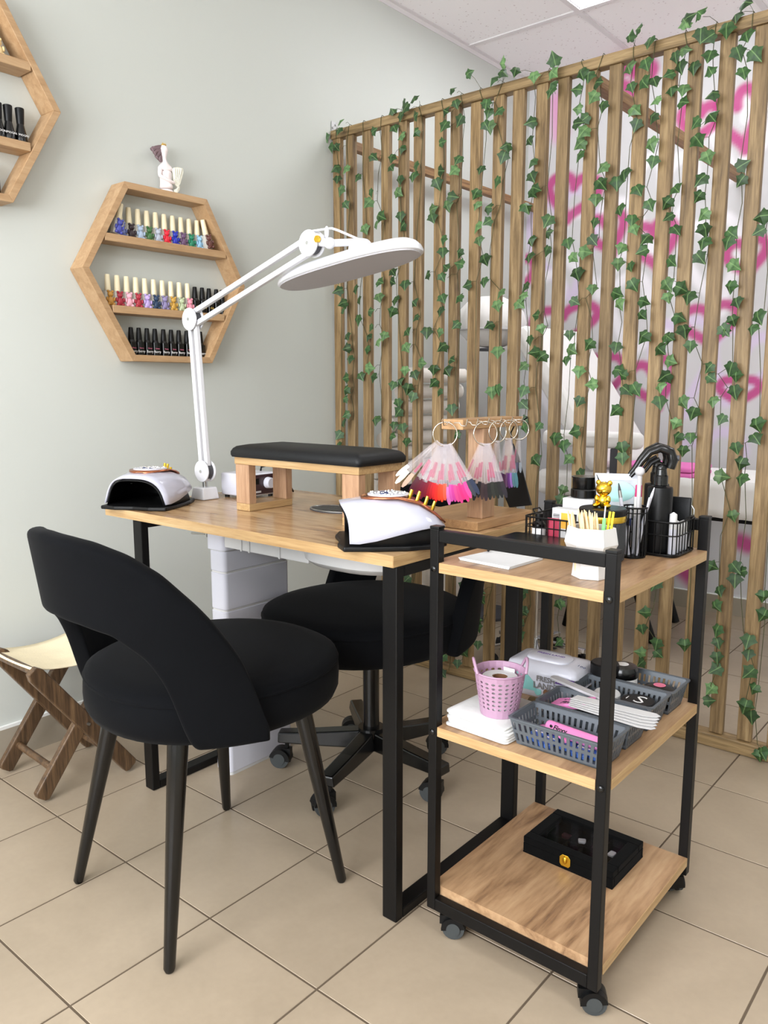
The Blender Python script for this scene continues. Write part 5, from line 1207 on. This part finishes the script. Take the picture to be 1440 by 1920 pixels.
# third basket
x, y = BK[2]
t = thing('cream_jar', 'small white round jar in the third slotted basket', 'jar', (x-.022, y, ZK)); m = MB(); m.lathe([(.022,0),(.024,.002),(.024,.018)], 28); m.build('body', 'white_plastic', t); m = MB(); m.lathe([(.025,.0182),(.0255,.020),(.0255,.036),(.023,.039),(.001,.040)], 28); m.build('lid', 'white_matte', t)
t = thing('letter_jar', 'black jar lid with silver letter in the third slotted basket', 'jar', (x+.040, y, ZK)); m = MB(); m.lathe([(.029,0),(.031,.002),(.031,.024)], 32); m.build('body', 'black_gloss', t); m = MB(); m.lathe([(.0315,.0243),(.032,.026),(.032,.036),(.030,.038),(.001,.0385)], 32); m.build('lid', 'black_plastic', t)
text('lettering', 'S', .050, 'white_print', t, frame((.004,0,.0388), (1,0,0), (0,1,0)), bold=-.0004); text('lettering', 'i', .020, 'white_print', t, frame((-.020,-.002,.0388), (1,0,0), (0,1,0)))
# rear basket
x, y = BK[3]
t = thing('label_jar', 'black-lidded jar with white printed label at the rear basket corner', 'jar', (x-.036, y, ZK)); m = MB(); m.lathe([(.028,0),(.030,.002),(.030,.040)], 32); m.build('body', 'white_print', t); m = MB(); m.lathe([(.0305,.0402),(.031,.042),(.031,.056),(.028,.062),(.015,.065),(.001,.0652)], 32); m.build('lid', 'black_gloss', t)
m = MB(); m.lathe([(.012,.0653),(.001,.0656)], 20); m.build('lid_sticker', 'white_print', t); m = MB(); m.lathe([(.0303,.010),(.0303,.030)], 32, cap=False); m.build('printed_label', 'grey_plastic_light', t)
text('lettering', 'COSMETIC', .0075, 'grey_print', t, frame((.0195,-.0236,.022), (.77,.64,0), (0,0,1)))
m = MB(); m.lathe([(.034,.0),(.034,.0015)], 28); 
t = thing('pink_dot_jar', 'dark round jar with pink dot on its lid in the rear basket', 'jar', (x+.042, y, ZK)); m = MB(); m.lathe([(.027,0),(.030,.003),(.030,.022)], 32); m.build('body', 'black_gloss', t); m = MB(); m.lathe([(.0305,.0222),(.031,.024),(.029,.034),(.018,.038),(.001,.039)], 32); m.build('lid', 'black_gloss', t); m = MB(); m.lathe([(.012,.0392),(.001,.0396)], 20); m.build('pink_dot', 'pink_letter', t)
t = thing('flat_jar', 'flat black round tin lying between the two jars in the rear basket', 'tin', (x+.004, y+.024, ZK)); m = MB(); m.lathe([(.017,0),(.018,.001),(.018,.010),(.016,.012),(.001,.0122)], 24); m.build('body', 'black_gloss', t)
t = thing('round_compact', 'black round compact resting on the left rims of the rear baskets', 'compact', (1.158, .600, Z2+.0535)); m = MB(); m.lathe([(.026,0),(.028,.002),(.028,.012)], 28); m.build('base', 'black_plastic', t); m = MB(); m.lathe([(.0285,.0122),(.0285,.022),(.026,.025),(.001,.0255)], 28); m.build('lid', 'black_plastic', t)
t.location = (1.166, .585, Z2+.0525)
# ================================================================== bottom shelf: velvet box with glass lid
vb = thing('display_box', 'black velvet display box with glass lid and brass clasp on the bottom shelf', 'box', (1.152, .548, Z1), math.radians(-1))
bw_, bd_, bh = .200, .146, .036
m = MB(); m.bx(-bw_/2,bw_/2,-bd_/2,bd_/2,0,.003); m.build('base', 'velvet_box', vb, smooth=0)
for nm, q in (('wall',(-bw_/2,bw_/2,-bd_/2,-bd_/2+.008)),('wall',(-bw_/2,bw_/2,bd_/2-.008,bd_/2)),('wall',(-bw_/2,-bw_/2+.008,-bd_/2+.008,bd_/2-.008)),('wall',(bw_/2-.008,bw_/2,-bd_/2+.008,bd_/2-.008))):
    m = MB(); m.bx(*q, .003, .022); m.build(nm, 'velvet_box', vb, smooth=0, bevel=.0015)
for q in ((-bw_/2,bw_/2,-bd_/2,-bd_/2+.024),(-bw_/2,bw_/2,bd_/2-.024,bd_/2),(-bw_/2,-bw_/2+.024,-bd_/2+.024,bd_/2-.024),(bw_/2-.024,bw_/2,-bd_/2+.024,bd_/2-.024)):
    m = MB(); m.bx(*q, .0222, bh); m.build('lid_frame', 'velvet_box', vb, smooth=0, bevel=.002)
m = MB(); m.bx(-bw_/2+.023,bw_/2-.023,-bd_/2+.023,bd_/2-.023,.030,.0325); m.build('glass_pane', 'glass_pane', vb, smooth=0)
for x in (-.035, .0, .035):
    m = MB(); m.bx(x-.001,x+.001,-bd_/2+.008,bd_/2-.008,.003,.018); m.build('divider', 'velvet_box', vb, smooth=0)
m = MB(); m.bx(-bw_/2+.008,bw_/2-.008,-.001,.001,.003,.018); m.build('divider', 'velvet_box', vb, smooth=0)
m = MB(); cx = -.002; m.prism([(cx-.012,.012),(cx-.008,.007),(cx+.008,.007),(cx+.012,.012),(cx+.012,.026),(cx+.006,.032),(cx-.006,.032),(cx-.012,.026)], -bd_/2-.0018, -bd_/2-.0002, 'y'); cl = m.build('clasp', 'gold', vb, smooth=0, bevel=.0006)
m = MB(); m.ell((cx,-bd_/2-.003,.021), (.005,.0025,.008), 10, 8); m.build('clasp_tongue', 'gold', cl, smooth=70)
for k, (x, y, s) in enumerate(((-.052,.03,1),(-.018,.034,.8),(.018,.03,1),(.052,.028,.9),(-.05,-.03,.8),(.018,-.028,1),(.054,-.03,.8))):
    o = None; M = Matrix.Translation((1.152+x, .548+y, Z1+.0035)) @ Matrix.Rotation(.5*k, 4, 'Z')
    m = MB(M); m.prism(rrect(.020*s, .014*s, .003), 0, .006); q = m.build('nail_charm', 'grey_plastic_light' if k % 2 else 'dark_panel', None, smooth=30)
    tag(q, 'small nail charm under the glass of the velvet box, %s' % ('back left','second in the back row','third in the back row','back right','front left','third in the front row','front right')[k], 'charm', 'charms in the velvet box')
# ================================================================== ivy garlands on the partition
LEAFPX = []
def addpx(x0, y0, s, L_): LEAFPX.extend([(x0+a/s, y0+b/s) for a, b in L_])
addpx(480, 0, 3.0, [(405,780),(510,695),(497,745),(430,835),(490,840),(462,950),(465,1010),(540,960),(578,1000),(512,1080),(540,1160),(665,1150),(680,1095),(620,1290),(735,1225),(710,1275),(775,625),(842,585),(870,620),(925,570),(825,660),(930,665),(700,750),(790,725),(830,770),(935,760),(825,840),(695,895),(770,890),(768,945),(930,945),(915,1000),(820,1015),(805,1085),(825,1220),(830,1275),(1135,525),(1205,415),(1100,640),(1160,600),(1090,720),(1175,690),(1060,805),(1170,910),(1145,970),(1050,965),(1025,1035),(1135,1115),(1105,1165),(1000,1180),(1005,1230),(1330,600),(1320,640),(1325,720),(1272,955),(1245,1090),(1250,1155),(1250,1275),(1265,1355),(1060,1350),(1060,1420),(830,1420),(1175,1430),(1175,1490),(1100,1510),(1080,1565),(680,1500),(778,1530),(775,1585),(495,1540),(490,1575),(495,1640),(725,1590),(870,1605),(970,1550),(1195,1605),(1310,1590),(1060,1680),(1045,1750),(1175,1680),(790,1690),(720,1675),(920,1705),(525,1710),(525,1750),(570,1630),(585,1690),(580,1800),(675,1755),(775,1755),(675,1845),(885,1870),(750,1890),(970,1870),(930,1790),(1040,1870),(1155,1830),(545,1895),(640,1895),(1295,1460)])
addpx(920, 0, 2.769, [(85,345),(140,375),(95,395),(40,430),(355,325),(255,415),(350,395),(345,455),(340,490),(480,385),(455,470),(535,410),(580,445),(560,520),(605,565),(460,570),(460,645),(490,620),(505,695),(470,750),(465,810),(220,640),(210,735),(225,845),(220,920),(225,1005),(260,990),(195,1080),(110,770),(90,825),(70,590),(20,670),(10,560),(65,955),(15,1090),(15,1160),(325,1155),(325,1215),(215,1250),(410,1265),(320,1310),(225,1340),(435,1340),(515,1315),(555,1255),(685,1290),(665,1370),(730,1385),(765,1485),(815,1310),(835,1245),(755,1150),(770,1200),(565,1165),(675,1090),(575,1045),(600,965),(605,880),(660,950),(700,905),(785,995),(850,1075),(920,1055),(935,1130),(965,1195),(970,985),(1115,945),(1100,1030),(1130,1125),(1130,1200),(1125,1265),(1105,1345),(1240,1260),(1255,1215),(1270,1380),(1250,1490),(1285,1570),(1265,1665),(1310,860),(1305,940),(1150,830),(1095,740),(1090,655),(1165,620),(1175,510),(1160,385),(1160,310),(1060,355),(1010,470),(1005,535),(990,350),(965,300),(1015,265),(880,535),(875,440),(945,470),(935,390),(865,625),(860,765),(865,850),(755,575),(760,650),(735,455),(820,445),(830,350),(725,355),(850,240),(770,155),(735,195),(1030,100),(1020,132),(1105,90),(1110,200),(1155,215),(1280,90),(1245,170),(1330,20),(1290,280),(1380,290),(1335,190),(1320,385),(1425,1135),(1415,1210),(1410,1650),(1375,1710),(455,1420),(185,1490),(175,1540),(160,1580),(75,1525),(65,1590),(260,1640),(290,1710),(415,1740),(460,1570),(555,1505),(660,1525),(675,1580),(815,1570),(810,1640),(925,1480),(925,1545),(945,1360),(995,1500),(1050,1545),(985,1650),(1025,1725),(1220,1715),(20,1690),(925,1750)])
addpx(560, 420, 3.2727, [(330,765),(425,770),(350,830),(470,885),(490,940),(390,935),(325,945),(325,1020),(320,1075),(325,1170),(315,1220),(255,1295),(255,1360),(505,1200),(590,1235),(585,1300),(650,1250),(670,1335),(625,1100),(625,1155),(690,760),(785,855),(745,925),(660,900),(630,965),(590,990),(700,1010),(735,1060),(840,890),(835,975),(870,1030),(970,835),(940,900),(890,755),(525,730),(975,1135),(1255,785),(1215,1030),(1250,1015),(1005,1290)])
addpx(980, 420, 3.1304, [(75,685),(100,755),(140,780),(290,740),(265,800),(420,710),(555,725),(360,865),(430,940),(360,1040),(335,1215),(125,1185),(15,835),(35,980),(15,1060),(10,1150),(20,1195),(195,1255),(250,1300),(275,1380),(105,1380),(555,1095),(570,860),(615,885),(635,975),(690,970),(610,1310),(610,1370),(735,665),(860,670),(815,735),(870,805),(815,955),(815,1045),(845,895),(965,1045),(1025,1105),(905,1170),(930,1250),(965,1325),(1010,1250),(1010,720),(975,630),(1190,625),(1115,845),(1115,905),(1125,1040),(1175,1145),(1260,890),(1250,985),(1230,850),(1395,1175),(1385,1255),(1275,1310),(1300,1400)])
addpx(980, 800, 3.1304, [(245,370),(235,430),(370,275),(65,540),(1170,290),(1305,300),(1240,520),(1120,815),(1265,890),(1270,815),(1305,840),(1160,960),(1140,1050),(1150,1190),(1150,1265),(1145,1350),(1140,1420),(1345,1240),(1345,1320),(1350,1425),(1420,990),(1420,1100),(790,920),(725,1085),(705,1185),(700,1320),(705,1380),(795,1270),(800,1330),(975,1265),(230,1040),(220,1260),(20,960),(30,1075),(10,1140),(10,1215)])
addpx(1240, 1000, 4.365, [(395,1365),(412,1270),(765,1265),(715,1385),(745,1490),(845,1775),(820,1800)])
addpx(760, 1060, 4.8, [(45,60),(65,175),(70,110),(535,180),(590,260),(720,220),(735,290),(610,380),(540,500),(545,570),(610,550),(700,470),(690,540),(530,690),(535,780),(665,710),(410,800),(400,945),(500,870),(1100,200),(1080,250),(1105,390),(1060,520),(1060,630),(1395,340),(560,640)])
half = [(0,.04),(.20,-.04),(.34,.06),(.36,.20),(.56,.36),(.36,.50),(.22,.66),(0,1.0)]
outline = half+[(-x, y) for x, y in half[-2:0:-1]]
def leaf_mesh(name, mat, bend):
    m = MB(); S_ = .042; cy = .42
    P = [(0, 0, .004*bend)]+[(x*S_, (y-cy)*S_, (-.10*abs(x)-.06*(y-cy)**2*2)*S_*bend*1.6) for x, y in outline]; n = len(outline)
    m.add(P, [(0, 1+i, 1+(i+1) % n) for i in range(n)]); o = m.build(name, mat, None, smooth=30, recalc=False); me = o.data; bpy.data.objects.remove(o); return me
LM = [leaf_mesh('leaf', 'ivy_leaf', 1.0), leaf_mesh('leaf', 'ivy_leaf', 2.2), leaf_mesh('leaf', 'ivy_leaf', .4), leaf_mesh('leaf', 'ivy_leaf_pale', 1.2)]
NG = 23; W0, W1 = -.44, 1.4876
pts = [ony(u, v, FY-.014) for u, v in LEAFPX]+[Vector((x_+random.uniform(-.03,.03), FY-.014, .12+1.93*k_/26+random.uniform(-.03,.03))) for x_ in (1.362, 1.446) for k_ in range(27)]
bins = [[] for _ in range(NG)]
for p in pts: bins[min(NG-1, max(0, int((p.x-W0)/(W1-W0)*NG)))].append(p)
ORD = ['first','second','third','fourth','fifth','sixth','seventh','eighth','ninth','tenth','eleventh','twelfth','thirteenth','fourteenth','fifteenth','sixteenth','seventeenth','eighteenth','nineteenth','twentieth','twenty-first','twenty-second','last']
for gi, B in enumerate(bins):
    if not B: continue
    B.sort(key=lambda p: -p.z); x_c = sum(p.x for p in B)/len(B); zl_ = B[-1].z
    gd = thing('ivy_garland', 'artificial ivy garland trailing down the partition, %s from the grey wall' % ORD[gi], 'ivy garland', (x_c, FY-.008, max(0.0, zl_-.03)), 0, 'artificial ivy garlands on the partition')
    o0 = Vector(gd.location)
    # main stem: hooked over the rail, wandering through the leaves
    path = [Vector((x_c, FY+.010, 2.0345)), Vector((x_c, FY-.004, 2.0355)), Vector((x_c, FY-.010, 2.026))]
    xs_ = x_c
    for p in B:
        if p.z > 2.0: continue
        if path and path[-1].z-p.z < .035: continue
        xs_ = xs_*.45+p.x*.55; path.append(Vector((xs_+random.uniform(-.008,.008), (FY-.0075 if p.z > .25 else FY-.018)-(.002 if gi % 2 else 0), p.z+.012)))
    P2 = []
    for a, b in zip(path[:-1], path[1:]):
        P2.append(a)
        if (b-a).length > .12: P2.append((a+b)/2+Vector((random.uniform(-.012,.012), 0, 0)))
    P2.append(path[-1])
    m = MB(); m.tube([q-o0 for q in P2], .0011, 5)
    for p in B:
        near = min(P2, key=lambda q: (q-p).length+(.03 if q.z < p.z else 0)); m.tube([near-o0, (near+p)/2+Vector((0,-.004,.006))-o0, p-o0+Vector((0,-.005,0))], .0007, 4)
    m.build('stem', 'vine_stem', gd, smooth=70)
    for p in B:
        nrm = Vector((random.uniform(-.5,.65), -1, random.uniform(-.15,.55))).normalized(); ang = random.gauss(0, .75)
        if p.z > 2.03: ang = random.uniform(0, 6.28); nrm = Vector((random.uniform(-.7,.7), -1, random.uniform(-.2,.9))).normalized()
        tip = Vector((math.sin(ang), 0, -math.cos(ang))); tip = (tip-nrm*tip.dot(nrm)).normalized(); x = tip.cross(nrm)
        s = random.uniform(.82, 1.12); q = p-o0+Vector((0, random.uniform(-.014,-.005)-(.024 if gi % 2 else 0)-(.014 if p.z < .09 else 0), 0))
        M = Matrix(((x.x*s, tip.x*s, nrm.x*s, q.x), (x.y*s, tip.y*s, nrm.y*s, q.y), (x.z*s, tip.z*s, nrm.z*s, q.z), (0,0,0,1)))
        inst('leaf', LM[3] if random.random() < .18 else random.choice(LM[:3]), gd, M)
# ================================================================== treatment corner behind the partition
co = thing('treatment_couch', 'white-sheeted treatment couch with raised back behind the partition', 'couch', (.55, 2.42, 0))
o0 = Vector((.55, 2.42, 0))
def slab(name, x0, x1, y0, y1, z0, z1, mat, parent, bev=.02): m = MB(); m.bx(x0-o0.x, x1-o0.x, y0-o0.y, y1-o0.y, z0, z1); return m.build(name, mat, parent, smooth=40, bevel=bev, seg=3)
slab('mattress', .12, 1.06, 2.16, 2.72, .605, .715, 'sheet_white', co, .03)
m = MB(); m.grid([[Vector((.66+.40*i/16-o0.x, 2.150-.006*math.sin(9*i)-o0.y, .722-.14*j/4)) for j in range(5)] for i in range(17)]); m.build('hanging_sheet', 'sheet_white', co, smooth=70, solid=.004)
hinge, top_ = Vector((.40, 0, .735)), Vector((.02, 0, 1.31)); d = (top_-hinge).normalized(); nn_ = Vector((d.z, 0, -d.x))
R = []
for s in (0, .08, .5, .92, 1.0):
    c = hinge+(top_-hinge)*s; th = .045 if 0 < s < 1 else .03
    R.append([Vector((c.x-o0.x, y-o0.y, c.z))+nn_*t_ for y, t_ in ((2.16,-th),(2.68,-th),(2.70,0),(2.68,th),(2.16,th),(2.14,0))])
m = MB(); m.loft(R); m.build('backrest', 'sheet_white', co, smooth=50, bevel=.012)
slab('armrest', .20, .62, 2.055, 2.115, .825, .89, 'sheet_white', co, .022)
slab('armrest_post', .50, .56, 2.06, 2.11, .56, .826, 'dark_grey', co, .004)
slab('armrest_bracket', .50, .56, 2.06, 2.30, .565, .590, 'dark_grey', co, .004)
slab('frame', .16, 1.02, 2.20, 2.68, .56, .603, 'black_metal', co, .004)
for a, b in (((.585,2.66),(.40,2.64)), ((.62,2.30),(.42,2.26)), ((.20,2.66),(.34,2.64)), ((.22,2.30),(.36,2.26))):
    m = MB(); m.cyl((a[0]-o0.x, a[1]-o0.y, .002), (b[0]-o0.x, b[1]-o0.y, .57), .018, n=14); m.build('leg', 'black_metal', co)
pl_ = thing('head_pillow', 'white gathered round pillow at the top of the treatment couch back', 'pillow', (-.155, 2.22, 1.235))
m = MB(); n = 40; R = []
for k in range(9):
    t_ = -PI/2+PI*k/8
    R.append([Vector((.135*math.cos(t_)*math.cos(a)*(1+.05*math.sin(10*a)), .20*math.cos(t_)*math.sin(a)*(1+.04*math.cos(12*a)), .115+.115*math.sin(t_))) for a in [2*PI*i/n for i in range(n)]])
m.loft(R); m.build('cover', 'sheet_white', pl_, smooth=70)
m = MB(); m.tube([(.137*math.cos(a), .20*math.sin(a), .075) for a in [2*PI*i/32 for i in range(32)]], .006, 6, closed=True); m.build('tie_band', 'grey_plastic_light', pl_, smooth=70)
t = thing('pillow_stand', 'slim grey floor stand holding the gathered white pillow behind the couch', 'stand', (-.155, 2.22, 0))
m = MB(); m.cyl((0,0,.03), (0,0,1.234), .012, n=14); m.build('pole', 'dark_grey', t); m = MB(); m.lathe([(.13,.001),(.13,.014),(.03,.03)], 30); m.build('base', 'dark_grey', t)
m = MB(); m.cyl((0,0,1.224), (0,0,1.2345), .06, n=20); m.build('top_plate', 'dark_grey', t)
t = thing('pink_towel', 'folded bright pink towel lying on the treatment couch under its armrest', 'towel', (.62, 2.30, .7156))
for k in range(2):
    m = MB(); m.bx(-.15,.16,-.12,.12,.022*k,.022*k+.020); m.build('fold', 'towel_pink', t, smooth=40, bevel=.008, seg=3)
# cream quilted armchair by the wall
qc = thing('quilted_chair', 'cream ribbed armchair beside the grey wall behind the partition', 'armchair', (-.165, 1.78, 0), 0)
m = MB(); m.bx(-.22,.20,-.24,.24,.20,.44); m.build('seat', 'cream_fabric', qc, smooth=40, bevel=.04, seg=3)
for k in range(11):
    z = .47+.064*k; x = -.19+.004*k+.0014*k*k; m = MB(); w_ = .23-.002*(k-4)**2*.6
    m.tube([(x+.035*math.cos(a)*1.0-.02+.03*abs(s)**2, w_*s, z) for s, a in [(q/6-1, 0) for q in range(13)]], .031, 10); m.build('rib', 'cream_fabric', qc, smooth=70)
m = MB(); m.cyl((0,0,.03), (0,0,.21), .03, n=16); m.build('column', 'chrome', qc)
m = MB(); m.lathe([(.17,.001),(.17,.014),(.05,.03)], 36); m.build('foot_plate', 'chrome', qc)
# rolling stool
rs_ = thing('rolling_stool', 'chrome-based rolling stool with black seat behind the partition', 'stool', (.34, 1.79, 0), .3)
m = MB(); m.lathe([(.155,.40),(.165,.415),(.165,.45),(.15,.47),(.001,.475)], 36); m.build('seat', 'black_leather', rs_)
m = MB(); m.cyl((0,0,.09), (0,0,.40), .014, n=16); m.build('column', 'chrome', rs_)
for k in range(5):
    a = 2*PI*k/5; m = MB(); m.bar((.01*math.cos(a), .01*math.sin(a), .085), (.20*math.cos(a), .20*math.sin(a), .062), .024, .018); m.build('base_arm', 'chrome', rs_, smooth=0, bevel=.004); castor(rs_, .19*math.cos(a), .19*math.sin(a), .055, a+2.2, r=.021)
